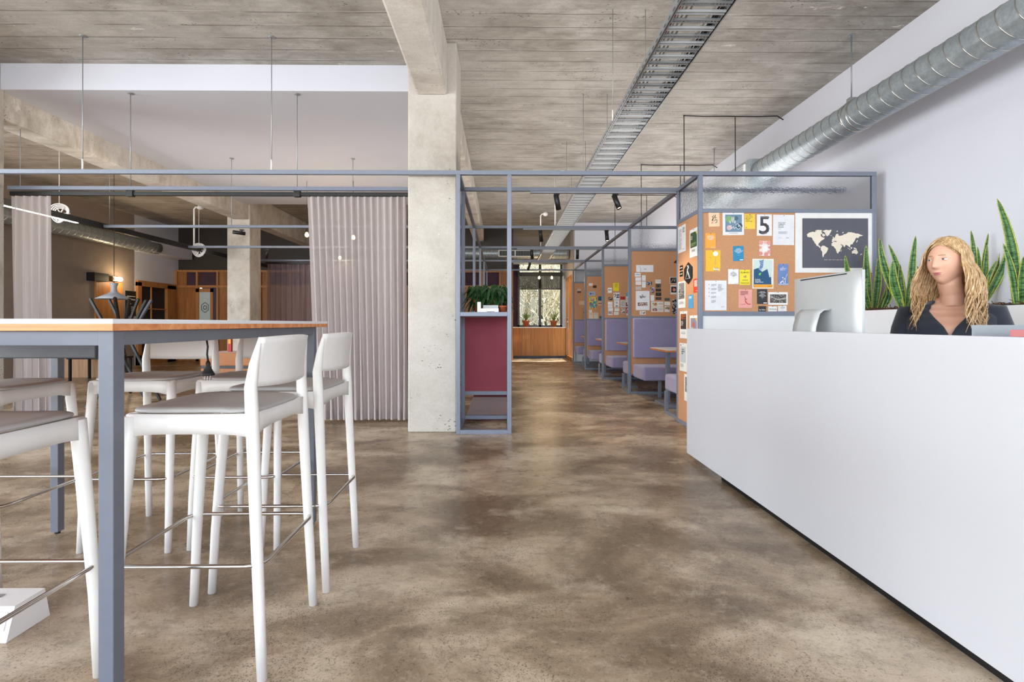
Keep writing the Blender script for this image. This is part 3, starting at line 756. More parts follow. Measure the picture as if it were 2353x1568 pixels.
def snake(label, base, tips, Yd, pot=True):
    t = thing('snake_plant', label, 'snake plant', (base[0], base[1], 1.15), 'snake plants in the white planter')
    if pot:
        b = MB(); b.lathe([(.09, -.012), (.098, .0), (.102, .028), (.106, .028), (.106, .034), (.094, .034), (.09, .012)], (base[0], base[1], 1.145), 'black_rubber', 28); b.build('pot_rim', t, label='black plastic pot rim')
        b = MB(); b.lathe([(.09, 0), (.088, .012), (.0, .016)], (base[0], base[1], 1.155), 'bark', 20); b.build('pot_soil', t)
    r = random.Random(int(base[1] * 100))
    for (bx, by, tx, ty, wd, Y, bend) in tips:
        A = at(bx, by, Yd); A = Vector((min(max(A.x, 3.39), 3.6), Yd + r.uniform(-.03, .03), 1.165)); T = at(tx, ty, Y)
        mid = (A + T) / 2 + Vector((bend, 0, 0)); 
        mid2 = A * .25 + T * .75 + Vector((bend * .8, 0, 0)); mid1 = A * .75 + T * .25 + Vector((bend * .6, 0, 0))
        pts = [A, mid1, mid, mid2, T]
        def P(s):
            n = 4; x = s * n; i = min(int(x), n - 1); f_ = x - i
            p0, p1, p2, p3 = pts[max(i - 1, 0)], pts[i], pts[i + 1], pts[min(i + 2, n)]
            return .5 * ((2 * p1) + (p2 - p0) * f_ + (2 * p0 - 5 * p1 + 4 * p2 - p3) * f_ ** 2 + (3 * p1 - p0 - 3 * p2 + p3) * f_ ** 3)
        b = MB(); ns = 18; tw = r.uniform(-.5, .5); rows = []
        for i in range(ns + 1):
            s = i / ns; w_ = wd * .5 * (.45 + .55 * math.sin(min(1, s * 1.8) * PI / 2)) * (1 - s ** 3.2) ** .8 + .0008
            c = P(s); d = (P(min(1, s + .02)) - P(max(0, s - .02))).normalized()
            sd = Vector((math.cos(tw * s), math.sin(tw * s) * .8 - .25, 0)); sd = (sd - d * sd.dot(d)).normalized(); nr = sd.cross(d)
            e = .25 * w_
            rows.append([c + sd * (-w_) + nr * e, c + sd * (-w_ * .78) + nr * e * .6, c + nr * (-e * .3), c + sd * (w_ * .78) + nr * e * .6, c + sd * w_ + nr * e])
        vs = [p for row in rows for p in row]
        for k, mt in ((0, 'snake_edge'), (1, 'snake'), (2, 'snake'), (3, 'snake_edge')):
            b.add([row[q] for row in rows for q in (k, k + 1)], [(i * 2, i * 2 + 1, i * 2 + 3, i * 2 + 2) for i in range(ns)], mt, True)
        b.build('leaf', t, solid=.0035)
snake('snake plant just right of the silver computer, in front of the map poster', (3.50, 4.62),
      [(2000, 700, 1990, 563, .065, 4.58, -.01), (2012, 700, 2018, 594, .07, 4.6, .01), (1998, 700, 1942, 587, .055, 4.5, -.04), (2020, 700, 2040, 655, .06, 4.5, .03), (1995, 700, 1984, 612, .05, 4.5, -.02), (2018, 700, 2042, 633, .04, 4.65, .03), (2004, 700, 1992, 640, .045, 4.4, -.03)], 4.62)
snake('snake plant by the wall between the computer and the seated person', (3.49, 4.27),
      [(2070, 695, 2021, 547, .07, 4.25, -.04), (2072, 695, 2052, 600, .075, 4.2, -.03), (2085, 695, 2042, 562, .055, 4.35, .03), (2092, 695, 2104, 543, .065, 4.25, -.01), (2086, 695, 2090, 631, .04, 4.2, 0), (2096, 695, 2108, 612, .045, 4.3, .04), (2080, 695, 2068, 608, .06, 4.3, -.01), (2100, 695, 2125, 650, .04, 4.2, .03)], 4.27)
snake('snake plant behind the blond hair of the seated person', (3.49, 3.68),
      [(2240, 700, 2231, 530, .05, 3.7, .02), (2250, 700, 2271, 537, .04, 3.7, -.02), (2250, 700, 2268, 563, .045, 3.62, .0), (2255, 700, 2306, 551, .05, 3.66, .035), (2260, 700, 2318, 562, .06, 3.6, .03), (2245, 700, 2246, 568, .045, 3.6, .01), (2262, 700, 2290, 600, .04, 3.6, -.03)], 3.68)
snake('tallest snake plant at the right border with one long leaf towering up', (3.46, 3.27),
      [(2342, 690, 2291, 457, .078, 3.26, .035), (2330, 690, 2305, 560, .05, 3.26, .015), (2350, 690, 2352, 590, .05, 3.2, .0), (2360, 690, 2362, 560, .06, 3.25, .02)], 3.27)

# ================================================================== DUCTS
def duct(name, label, X, Z, r_, y0, y1, mat='galv', pitch=.125, ax=1):
    t = thing(name, label, 'duct', (X, y0, Z) if ax else (y0, X, Z))
    pt_ = (lambda s: (X, s, Z)) if ax else (lambda s: (s, X, Z))
    b = MB(); n = 40; b.tube([pt_(y0 + (y1 - y0) * i / n) for i in range(n + 1)], r_, mat, seg=48); b.build('pipe', t)
    b = MB(); y = y0 + .03
    while y < y1:
        ring = []
        for k in range(36):
            a = 2 * PI * k / 36; s_ = y + pitch * .35 * math.sin(a)
            p = Vector(pt_(s_)); o = Vector((math.cos(a), 0, math.sin(a))) if ax else Vector((0, math.cos(a), math.sin(a)))
            ring.append(p + o * (r_ + .001))
        b.tube(ring, .0032, 'chrome', seg=5, closed=True); y += pitch
    b.build('spiral_seam', t); return t
d1 = duct('ventilation_duct', 'large galvanised spiral duct along the top of the white right wall', 3.285, 2.98, .143, -1.5, 6.3)
b = MB()
for y in (4.62, 4.55): b.tube([(3.285 + .146 * math.cos(2 * PI * k / 40), y, 2.98 + .146 * math.sin(2 * PI * k / 40)) for k in range(40)], .006, 'chrome', 6, closed=True)
b.build('joint_band', d1)
b = MB(); b.box((3.12, 6.3, 2.82), (3.45, 7.9, 3.14), 'galv'); b.build('plenum_box', d1, bevel=.004)
b = MB(); b.box((3.105, 6.4, 2.85), (3.12, 7.1, 3.10), 'white_plastic')
for k in range(9): b.box((3.095, 6.43, 2.87 + k * .026), (3.108, 7.07, 2.88 + k * .026), '#9aa0a6')
b.build('grille', d1)
duct('ventilation_duct', 'brass-toned spiral duct along the dark left wall', -8.85, 2.98, .155, 2.0, 12.9, pitch=.16)
d3 = duct('ventilation_duct', 'galvanised spiral duct crossing above the far window with a white grille', 14.35, 3.06, .16, -1.5, 1.9, ax=0, pitch=.1)
b = MB(); b.box((-.12, 14.08, 2.94), (.83, 14.2, 3.12), 'white_plastic')
for x0, x1 in ((-.09, .33), (.37, .80)):
    b.box((x0, 14.075, 2.96), (x1, 14.082, 3.10), '#2c2f33')
    for k in range(10): b.box((x0 + k * .042, 14.07, 2.96), (x0 + k * .042 + .006, 14.078, 3.10), '#b8bcc0')
b.build('grille', d3, label='white supply grille')
b = MB(); b.tube([(-1.5, 14.9, 2.86), (1.925, 14.9, 2.86)], .05, 'galv', 16); b.build('conduit_pipe', label='thin galvanised pipe crossing just below the far duct', cat='pipe')
# duct hangers
def hanger(x, y, z, label):
    t = thing('duct_hanger', label, 'hanger', (x, y, z))
    b = MB(); b.tube([(x, y, z), (x, y, CZ)], .006, 'cable_metal', 8); b.build('rod', t)
    b = MB(); b.box((x - .02, y - .03, CZ - .006), (x + .02, y + .03, CZ), 'cable_metal'); b.build('ceiling_plate', t)
    b = MB(); b.box((x - .03, y - .025, z - .05), (x + .03, y + .025, z + .005), 'cable_metal'); b.build('bracket', t)
hanger(3.285, 4.68, 3.17, 'steel rod hanger holding the big right-hand duct near the reception')
hanger(3.285, 7.74, 3.19, 'steel rod hanger further back near the duct end')
hanger(3.285, 1.6, 3.17, 'steel rod hanger of the right-hand duct above the reception desk')

# ================================================================== CABLE TRAY
ct = thing('cable_tray', 'long galvanised cable ladder tray hung under the right ceiling', 'cable tray', (1.095, 2, 2.77))
for x in (.95, 1.235):
    b = MB(); b.box((x, .8, 2.77), (x + .004, 14.0, 2.83), 'cable_metal'); b.box((x - .008 if x < 1 else x, .8, 2.77), (x + .012 if x < 1 else x + .012, 14.0, 2.775), 'cable_metal')
    y = .9
    while y < 9: b.box((x - .001, y, 2.79), (x + .0045, y + .035, 2.80), '#3c4248'); y += .077
    b.build('side_rail', ct)
b = MB(); y = .9; k = 0
while y < 14:
    if k % 2 == 0: b.box((.955, y, 2.772), (1.235, y + .009, 2.785), '#b4b8bb'); b.box((.955, y + .024, 2.772), (1.235, y + .031, 2.785), '#b4b8bb')
    else:
        b.box((.955, y, 2.772), (1.235, y + .008, 2.785), 'cable_metal'); b.box((.955, y + .024, 2.772), (1.235, y + .032, 2.785), 'cable_metal')
        for q in range(0 if y > 7 else 15): b.box((.965 + q * .018, y + .008, 2.775), (.973 + q * .018, y + .024, 2.778), 'cable_metal')
    y += .077; k += 1
b.build('rungs', ct)
r = random.Random(9)
cab = [('#a03438', .972), ('#c8c8c8', .99), ('#b9b4ac', 1.015), ('#8f8a84', 1.04), ('#26262a', 1.195), ('#26262a', 1.21), ('#26262a', 1.223), ('#d0cdc8', 1.16), ('#d0cdc8', 1.175)]
for i, (c, x) in enumerate(cab):
    b = MB(); b.tube([(x + r.uniform(-.006, .006), .8 + k * .35, 2.792 + .002 * (i % 3)) for k in range(36)], .006, c, 6)
    b.build('tray_cable', label={'#a03438': 'red cable lying along the left side of the tray', '#c8c8c8': 'light grey cable next to the red one in the tray', '#b9b4ac': 'beige cable in the middle left of the tray', '#8f8a84': 'darker taupe cable in the middle of the tray'}.get(c, 'thin black cables bunched along the right side of the tray' if c == '#26262a' else 'thin white cables in the right half of the tray'), cat='cable', group={'#26262a': 'black tray cables', '#d0cdc8': 'white tray cables'}.get(c))
for i, x in enumerate((1.06, 1.085, 1.11, 1.135)):  # yellow-green lamplight on the far tray, put into coloured strands
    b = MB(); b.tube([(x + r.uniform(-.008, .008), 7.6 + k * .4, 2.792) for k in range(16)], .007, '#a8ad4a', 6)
    b.build('tray_cable', label='yellow green strands added for the lamplit tint along the far part of the tray', cat='cable', group='yellow light-tint strands')
# suspension rods
def rod(x, y, z0, z1, label, r_=.004, plate=True, turn=False):
    t = thing('suspension_rod', label, 'rod', (x, y, z0), 'thin steel suspension rods')
    b = MB(); b.tube([(x, y, z0), (x, y, z1)], r_, 'cable_metal', 8)
    if turn: b.tube([(x, y, z0), (x, y, z0 + .1)], r_ * 2.2, 'white_plastic', 8)
    b.build('wire', t)
    if plate: b = MB(); b.lathe([(.03, 0), (.03, -.006), (.012, -.01)], (x, y, z1), 'cable_metal', 16); b.build('ceiling_plate', t)
p1, p2 = at(190, 388, 4.77), at(624, 388, 4.77)
rod(p1.x, 4.77, ZT, CZ, 'rod above the front beam, left one beside the concrete edge column', turn=True)
rod(p2.x, 4.77, ZT, CZ, 'rod above the front beam, right one in the middle of the white bulkhead', turn=True)
q1, q2 = at(300, 430, 5.35), at(683, 430, 5.35)
rod(q1.x, 5.35, ZT, 3.495, 'rod with round plate on the white ceiling, left one above the second beam')
rod(q2.x, 5.35, ZT, 3.495, 'rod with round plate on the white ceiling, right one above the curtain edge')
rod(at(532, 500, 7.44).x, 7.44, ZT, 3.495, 'short-looking rod further back on the white ceiling, left of the pair')
rod(at(811, 500, 7.44).x, 7.44, ZT, 3.495, 'short-looking rod further back on the white ceiling, right of the pair')
rod(at(252, 500, 7.44).x, 7.44, ZT, CZ, 'rod hanging from the brown ceiling above the left duct')
rod(at(47, 440, 5.6).x, 5.6, ZT, CZ, 'rod right beside the edge column in the brown ceiling area')
for k, y in enumerate((2.75, 4.32, 5.91, 7.46, 9.0)):
    w_ = ['over the near end', 'with white fastener at the near part', 'in the middle', 'in front of the booths', 'deeper over the walkway'][k]
    rod(.953, y, 2.80, CZ, 'left rod of the pair holding the cable tray ' + w_, .003, False, y > 4 and y < 5); rod(1.237, y, 2.80, CZ, 'right rod of the pair holding the cable tray ' + w_, .003, False)

# ================================================================== CURTAINS
def curtain(label, x0, x1, y, z0, z1, n, amp, seed, mat='curtain', name='curtain', loose=0.0):
    r = random.Random(seed); ph = [r.uniform(-.5, .5) for _ in range(60)]; am = [r.uniform(.55, 1.15) for _ in range(60)]
    def fn(u, v):
        s = u * n; i = int(s); z = z1 + (z0 - z1) * v
        a = am[i % 60] * (1 - (s - i)) + am[(i + 1) % 60] * (s - i)
        q = s + .25 * ph[i % 60] * v
        k = amp * a * (.55 + .6 * v)
        sn = math.sin(2 * PI * q); sn = math.copysign(abs(sn) ** .7, sn)
        return Vector((x0 + (x1 - x0) * u + k * .5 * math.sin(4 * PI * q) * v + loose * v * (1 - u), y + k * sn, z))
    t = thing(name, label, 'curtain', (x0, y, z0))
    b = MB(); b.grid(fn, int(n * 12), 14, mat); b.build('cloth', t)
    b = MB(); b.grid(lambda u, v: fn(u, v * .05) + Vector((0, -.004, 0)), int(n * 12), 2, mat); b.build('header_tape', t)
    b = MB(); b.grid(lambda u, v: fn(u, .955 + v * .043) + Vector((0, -.004, 0)), int(n * 12), 2, mat); b.build('hem', t)
curtain('wide pink-grey sheer curtain hanging beside the pale concrete column', -2.085, -1.03, 5.37, .025, 2.405, 15, .042, 1, loose=.10)
curtain('narrow pink-grey sheer curtain hanging beside the left edge column', -5.215, -4.80, 5.37, .025, 2.405, 5, .04, 2)
curtain('mauve sheer curtain far back between the brownish column and the wide curtain', -5.35, -2.2, 11.45, .03, 2.40, 26, .05, 3, 'curtain_dark')
tk = thing('curtain_track', 'black curtain track under the second beam across the left side', 'track', (-3, 5.37, 2.42))
b = MB(); b.box((-5.22, 5.352, 2.412), (-.93, 5.388, 2.452), 'black'); b.build('rail', tk, bevel=.002)
for px in (300, 683):
    x = at(px, 445, 5.37).x
    b = MB(); b.box((x - .03, 5.34, 2.40), (x + .04, 5.385, 2.465), 'black'); b.build('bracket', tk, bevel=.004)
b = MB(); b.box((-5.4, 11.43, 2.41), (-2.1, 11.47, 2.45), 'black'); b.build('curtain_track', label='black curtain track of the far mauve curtain', cat='track')
# ================================================================== PINNED PAPERS
def paper(label, O, U, V, N, base, els=(), name='poster', cat='poster', group=None, seed=0, pin=True):
    rr = random.Random(seed or len(label)); b = MB()
    Nn = Vector(N).normalized(); O = Vector(O) + Nn * .0015
    U = Vector(U); V = Vector(V)
    pt = lambda x, y, k: O + U * x + V * y + Nn * (.0006 * k)
    b.poly([pt(0, 0, 0), pt(1, 0, 0), pt(1, 1, 0), pt(0, 1, 0)], Nn, .0012, base)
    def flat(pl, k, c): b.add([pt(x, y, k + 2.6) for x, y in pl], [tuple(range(len(pl)))], c)
    k = 0
    for e in els:
        k += 1; T = e[0]
        if T == 'r': flat([(e[1], e[2]), (e[3], e[2]), (e[3], e[4]), (e[1], e[4])], k, e[5])
        elif T == 'p': flat(e[1], k, e[2])
        elif T == 'o':
            asp = U.length / V.length
            flat([(e[1] + e[3] * math.cos(q * PI / 10), e[2] + e[3] * asp * math.sin(q * PI / 10)) for q in range(20)], k, e[4])
        elif T == 'l':
            n = e[5]
            for i in range(n):
                y = e[2] + (e[4] - e[2]) * i / n; h = (e[4] - e[2]) / n * .5
                x1 = e[3] if i % 4 != 3 else e[1] + (e[3] - e[1]) * rr.uniform(.4, .9)
                flat([(e[1], y), (x1, y), (x1, y + h), (e[1], y + h)], k, e[6])
        elif T == 'n':
            nx, ny, cs = e[5], e[6], e[7]
            for i in range(nx):
                for j in range(ny):
                    x = e[1] + (e[3] - e[1]) * i / nx; y = e[2] + (e[4] - e[2]) * j / ny
                    dx = (e[3] - e[1]) / nx; dy = (e[4] - e[2]) / ny
                    flat([(x, y), (x + dx, y), (x + dx, y + dy), (x, y + dy)], k, rr.choice(cs))
        elif T == 's':
            ps = [Vector((p[0], p[1])) for p in e[1]]; w_ = e[2]
            for p, q in zip(ps, ps[1:]):
                d = (q - p); 
                if d.length < 1e-6: continue
                d.normalize(); n_ = Vector((-d.y, d.x)) * w_ / 2
                flat([p - n_ - d * w_ * .3, p + n_ - d * w_ * .3, q + n_ + d * w_ * .3, q - n_ + d * w_ * .3], k, e[3])
        elif T in 'tc':       # text: string, x, y(top), h, colour, [max width]
            vs, fs, x0, x1, y0, y1 = textgeo(e[1]); sy = e[4] / max(y1 - y0, .3)
            asp = V.length / U.length; sx = sy * asp
            if len(e) > 6 and (x1 - x0) * sx > e[6]: sx = e[6] / (x1 - x0)
            ox = e[2] - (x1 - x0) * sx / 2 if T == 'c' else e[2]
            b.add([pt(ox + (v.x - x0) * sx, e[3] + (y1 - v.y) * sy, k + 2.6) for v in vs], fs, e[5])
    if pin:
        b.lathe([(.0035, 0), (.003, .004), (.0, .005)], pt(.5, .03, 3), '#3c3c40', 8, N)
    return b.build(name, label=label, cat=cat, group=group)
ink = '#26262a'; W_ = '#f4f3f2'
# ---- wide board, facing the camera: crop pixels -> photo pixels -> points on the cork face
YB = 4.762
def fb2(x0, y0, x1, y1, label, base, els=(), rot=0.0, **k):
    a = at(1600 + x0 / 5.6, 460 + y0 / 5.6, YB); c = at(1600 + x1 / 5.6, 460 + y1 / 5.6, YB)
    w_, h_ = c.x - a.x, a.z - c.z; mid = (a + c) / 2; r_ = math.radians(rot)
    U = Vector((math.cos(r_), 0, math.sin(r_))) * w_; V = Vector((math.sin(r_), 0, -math.cos(r_))) * h_
    return paper(label, mid - U / 2 - V / 2, U, V, (0, -1, 0), base, els, **k)
fb2(158,155,298,342,'small peach sheet with black brush calligraphy, top left of the wide cork board','#f0cfae',
  [('s',[(.3,.3),(.42,.36),(.36,.48),(.5,.4),(.62,.2),(.58,.42),(.72,.38)],.035,ink),('s',[(.28,.55),(.4,.5),(.36,.6),(.3,.55)],.035,ink),('s',[(.5,.62),(.62,.52),(.76,.56),(.72,.7),(.6,.76)],.035,ink),('s',[(.42,.3),(.46,.2)],.03,ink),('r',.24,.66,.38,.8,'#e49a90')],rot=1.5)
fb2(338,158,612,452,'white framed slate blue art print with green leaves and white script','#eceaec',
  [('r',.12,.1,.9,.86,'#6f8fa8'),('o',.3,.3,.16,'#7fae74'),('o',.78,.6,.14,'#2f4c66'),('o',.75,.6,.05,'#a8bccb'),('o',.3,.68,.12,'#e1b7ba'),('o',.62,.26,.1,'#4f6c80'),
   ('s',[(.3,.36),(.34,.5),(.4,.34),(.44,.16),(.45,.5),(.52,.16),(.53,.5),(.6,.34),(.58,.5)],.02,W_),('s',[(.3,.6),(.4,.58),(.36,.76),(.5,.62),(.52,.72),(.62,.66),(.7,.76),(.86,.66),(.7,.5),(.6,.56)],.02,W_),('l',.28,.9,.7,.96,1,'#b9b9c0')],rot=.6)
fb2(618,180,755,373,'yellow note with small dark capitals beside the slate blue print','#f2cf4d',
  [('t','BE JUST HONEST',.08,.07,.055,'#5c5538',.85),('t','WHAT PEOPLE',.08,.17,.055,'#5c5538',.7),('t','ARE WHO',.08,.27,.055,'#5c5538',.5),('t','THINGS',.08,.37,.055,'#5c5538',.4),('t','WHAT TO GO',.08,.47,.055,'#5c5538',.65),('t','Be.',.1,.88,.06,'#5c5538')])
fb2(778,185,972,460,'white poster with a large patterned black number 5','#eeedef',
  [('t','5',.14,.09,.84,'#3b3d42',.75),('n',.22,.11,.8,.17,16,3,['#3b3d42','#8b8d92','#55575c']),('s',[(.3,.84),(.4,.88),(.55,.88),(.68,.82)],.02,'#8b8d92'),('s',[(.45,.42),(.6,.42),(.7,.5)],.02,'#8b8d92'),('s',[(.26,.25),(.26,.38)],.02,'#8b8d92'),('s',[(.74,.58),(.75,.7)],.02,'#8b8d92')])
fb2(985,190,1258,580,'large white sheet reading grow your community reap the rewards','#e8e8ee',
  [('t','GROW YOUR',.24,.25,.028,ink,.5),('t','COMMUNITY.',.24,.3,.028,ink,.5),('t','REAP THE',.24,.35,.028,ink,.5),('t','REWARDS.',.24,.4,.028,ink,.5),('l',.24,.475,.36,.485,1,ink),('l',.24,.55,.66,.64,5,'#b9bac4'),('l',.24,.76,.42,.78,1,'#b9bac4'),('l',.6,.76,.74,.78,1,ink)],rot=-.6)
fb2(115,425,248,620,'orange quote card with white lettering at the upper left edge','#f5a83f',
  [('c','CREATIVITY',.5,.17,.06,W_,.66),('c','TAKES COURAGE',.5,.25,.06,W_,.7),('c','AND CURIOSITY',.5,.33,.06,W_,.66),('c','TO BEGIN',.5,.41,.06,W_,.4),('l',.44,.5,.56,.515,1,W_),('l',.5,.94,.92,.97,1,W_)])
fb2(120,645,310,918,'bigger yellow poster with white disc and white hand lettering','#f7bf34',
  [('o',.66,.17,.17,W_),('s',[(.66,.33),(.64,.5),(.6,.6),(.64,.68),(.7,.64),(.66,.5)],.012,'#8a8a8a'),('s',[(.2,.35),(.32,.33),(.4,.4)],.01,'#b07a3a'),('s',[(.52,.82),(.56,.97),(.62,.84),(.68,.97),(.74,.84),(.78,.97),(.84,.86),(.9,.97)],.04,W_)])
fb2(472,592,607,785,'blue quote card with white lettering in the middle left','#2f8dbb',
  [('c','COFFEE',.5,.16,.055,W_,.5),('c','PEOPLE BE',.5,.23,.055,W_,.6),('c','THE BEST DREAM',.5,.3,.055,W_,.86),('c','YOU HAVE OF',.5,.37,.055,W_,.6),('c','A DAY',.5,.44,.055,W_,.36),('l',.42,.62,.58,.635,1,W_),('r',.6,.9,.94,.96,W_)],rot=.8)
fb2(810,525,947,718,'white card with coral red floral border','#f1e6e4',
  [('o',.14,.12,.2,'#e5a09a'),('o',.85,.14,.2,'#e5a09a'),('o',.1,.85,.19,'#dd8f8c'),('o',.62,.9,.2,'#dd8f8c'),('o',.9,.75,.17,'#e5a09a'),('o',.08,.45,.13,'#e5a09a'),('o',.92,.45,.12,'#dd8f8c'),('o',.5,.1,.14,'#efc0bb'),('p',[(.3,.28),(.45,.34),(.75,.22),(.68,.42),(.86,.5),(.7,.62),(.72,.75),(.5,.7),(.28,.78),(.3,.6),(.16,.5),(.3,.44)],'#f4eeec')])
fb2(408,890,543,1082,'white quote card with small grey capitals left of the bright yellow flyer','#f1f0f0',
  [('c','LIFE IS',.5,.16,.045,'#4a4a50',.4),('c','BEAUTIFULLY',.5,.23,.045,'#4a4a50',.6),('c','WEIRD, TASTES',.5,.3,.045,'#4a4a50',.75),('c','AND SOMEONE\'S',.5,.37,.045,'#4a4a50',.8),('c','DREAM',.5,.44,.045,'#4a4a50',.35),('l',.44,.55,.56,.565,1,ink),('l',.6,.94,.94,.965,1,'#77777c')])
fb2(555,897,690,1092,'bright yellow flyer with a hand drawing and green capitals','#f3e23a',
  [('c','BILLMANIA',.5,.12,.11,'#8a7a20',.8),('p',[(.25,.5),(.45,.4),(.62,.36),(.66,.5),(.5,.55),(.42,.47)],'#c99a6a'),('l',.25,.66,.8,.74,2,'#8a8a3a'),('c','THIS IS CLUB',.5,.84,.09,'#8a7a20',.8)])
fb2(720,757,993,1140,'tall poster of a striped blue tie on a dark blue jacket','#f0ece0',
  [('r',.06,.04,.93,.96,'#24577c'),('p',[(.06,.04),(.93,.04),(.93,.6),(.8,.62),(.7,.34),(.45,.44),(.3,.3),(.06,.36)],'#cfe0dc'),('p',[(.3,.04),(.52,.04),(.5,.25),(.4,.42),(.28,.33),(.36,.2)],'#9cb6d8'),
   ('s',[(.34,.1),(.5,.06)],.02,'#2f4f8c'),('s',[(.36,.16),(.5,.11)],.02,'#2f4f8c'),('s',[(.36,.22),(.49,.17)],.02,'#2f4f8c'),('s',[(.34,.28),(.48,.23)],.02,'#2f4f8c'),('s',[(.32,.33),(.45,.28)],.02,'#2f4f8c'),('p',[(.28,.5),(.4,.46),(.38,.54),(.3,.56)],'#7ac277'),('p',[(.86,.44),(.93,.4),(.93,.86),(.88,.86)],'#eceae4'),
   ('r',.06,.86,.93,.96,'#f1a533'),('t','WORLD',.1,.68,.035,W_,.3),('t','TOP CUP',.1,.725,.035,W_,.35),('t','SOMETHING?',.1,.77,.035,W_,.42),('l',.7,.91,.9,.925,1,ink)],rot=-.4)
fb2(1050,822,1180,1095,'blue lilac leaflet with two pale ballet dancers','#6d8bc4',
  [('r',.0,.0,1,.06,'#7f8fbf'),('c','THE',.45,.14,.03,W_,.2),('c','SLEEPING',.5,.19,.05,W_,.8),('c','BEAUTY',.45,.26,.05,W_,.6),('s',[(.7,.72),(.78,.6),(.9,.48)],.03,W_),('s',[(.66,.95),(.7,.74),(.6,.7)],.06,W_),('s',[(.2,.9),(.45,.8),(.5,.7),(.42,.64)],.07,'#e9e4ee'),('s',[(.45,.8),(.56,.94)],.05,'#e9e4ee'),('r',0,.93,1,1,'#a8bfe0')])
fb2(110,1035,388,1420,'large white sheet with a bold heading and icon list, lower left of the board','#e9e9ee',
  [('t','WHAT\'S',.6,.13,.028,ink,.3),('t','ON AT',.6,.175,.028,ink,.3),('t','SPACE',.6,.22,.028,ink,.3),('t','& HEALTH',.6,.265,.028,ink,.3),('t','EVENTS',.6,.31,.028,ink,.3),('l',.6,.36,.7,.37,1,ink),
   ('o',.18,.14,.02,'#88888e'),('o',.18,.27,.02,'#88888e'),('o',.18,.4,.02,'#88888e'),('o',.18,.53,.02,'#88888e'),('l',.27,.12,.52,.2,4,'#b2b2ba'),('l',.27,.26,.52,.33,4,'#b2b2ba'),('l',.27,.39,.5,.46,4,'#b2b2ba'),('l',.27,.52,.5,.6,4,'#b2b2ba'),('l',.27,.66,.48,.76,4,'#b2b2ba'),('l',.72,.875,.88,.89,1,ink),('l',.2,.875,.5,.88,1,'#b2b2ba')])
fb2(543,1150,715,1388,'pink poster with a leaping red and black figure','#efa8a2',
  [('l',.12,.1,.7,.34,4,'#8c4a48'),('s',[(.45,.4),(.52,.52),(.62,.54)],.03,'#3a2a2c'),('s',[(.48,.55),(.52,.66),(.6,.74)],.06,'#e05a30'),('s',[(.6,.74),(.72,.8),(.88,.79)],.04,'#d6303a'),('l',.12,.8,.5,.83,1,'#8c4a48')],rot=-.8)
fb2(780,1147,912,1338,'black quote card with dense white capitals at the bottom','#33343a',
  [('c','COME FOR',.5,.15,.05,W_,.5),('c','A COFFEE, CAMERA',.5,.22,.05,W_,.8),('c','TINKER,',.5,.29,.05,W_,.4),('c','INNOVATE',.5,.36,.05,W_,.55),('c','CONNECT AND',.5,.43,.05,W_,.7),('c','CHEER',.5,.5,.05,W_,.36),('l',.42,.62,.58,.635,1,W_),('r',.6,.9,.93,.96,W_)])
fb2(925,1185,1175,1350,'white card with a black and white landscape photograph','#efedeb',
  [('r',.08,.18,.92,.84,'#5a5654'),('n',.1,.2,.9,.82,14,8,['#4a4644','#7a7672','#9b9792','#5a5654','#3a3838']),('p',[(.1,.3),(.5,.55),(.9,.4),(.9,.5),(.5,.63),(.1,.4)],'#b9b5b0')])
fb2(797,1365,897,1435,'small black business card at the bottom rail','#2f3036',[('t','by Chloe',.1,.55,.3,W_,.8)],cat='card',name='card')
fb2(925,1367,1035,1440,'small white card with a black logo dot and lettering','#ecebea',[('o',.2,.5,.05,ink),('t','CHLOE',.3,.4,.22,'#44444a',.6)],rot=-2,cat='card',name='card')
fb2(1050,1362,1160,1432,'small white card at the far right of the bottom row','#ecebea',[('l',.3,.25,.8,.5,2,'#77777c'),('l',.45,.65,.6,.7,1,'#77777c')],rot=2,cat='card',name='card')
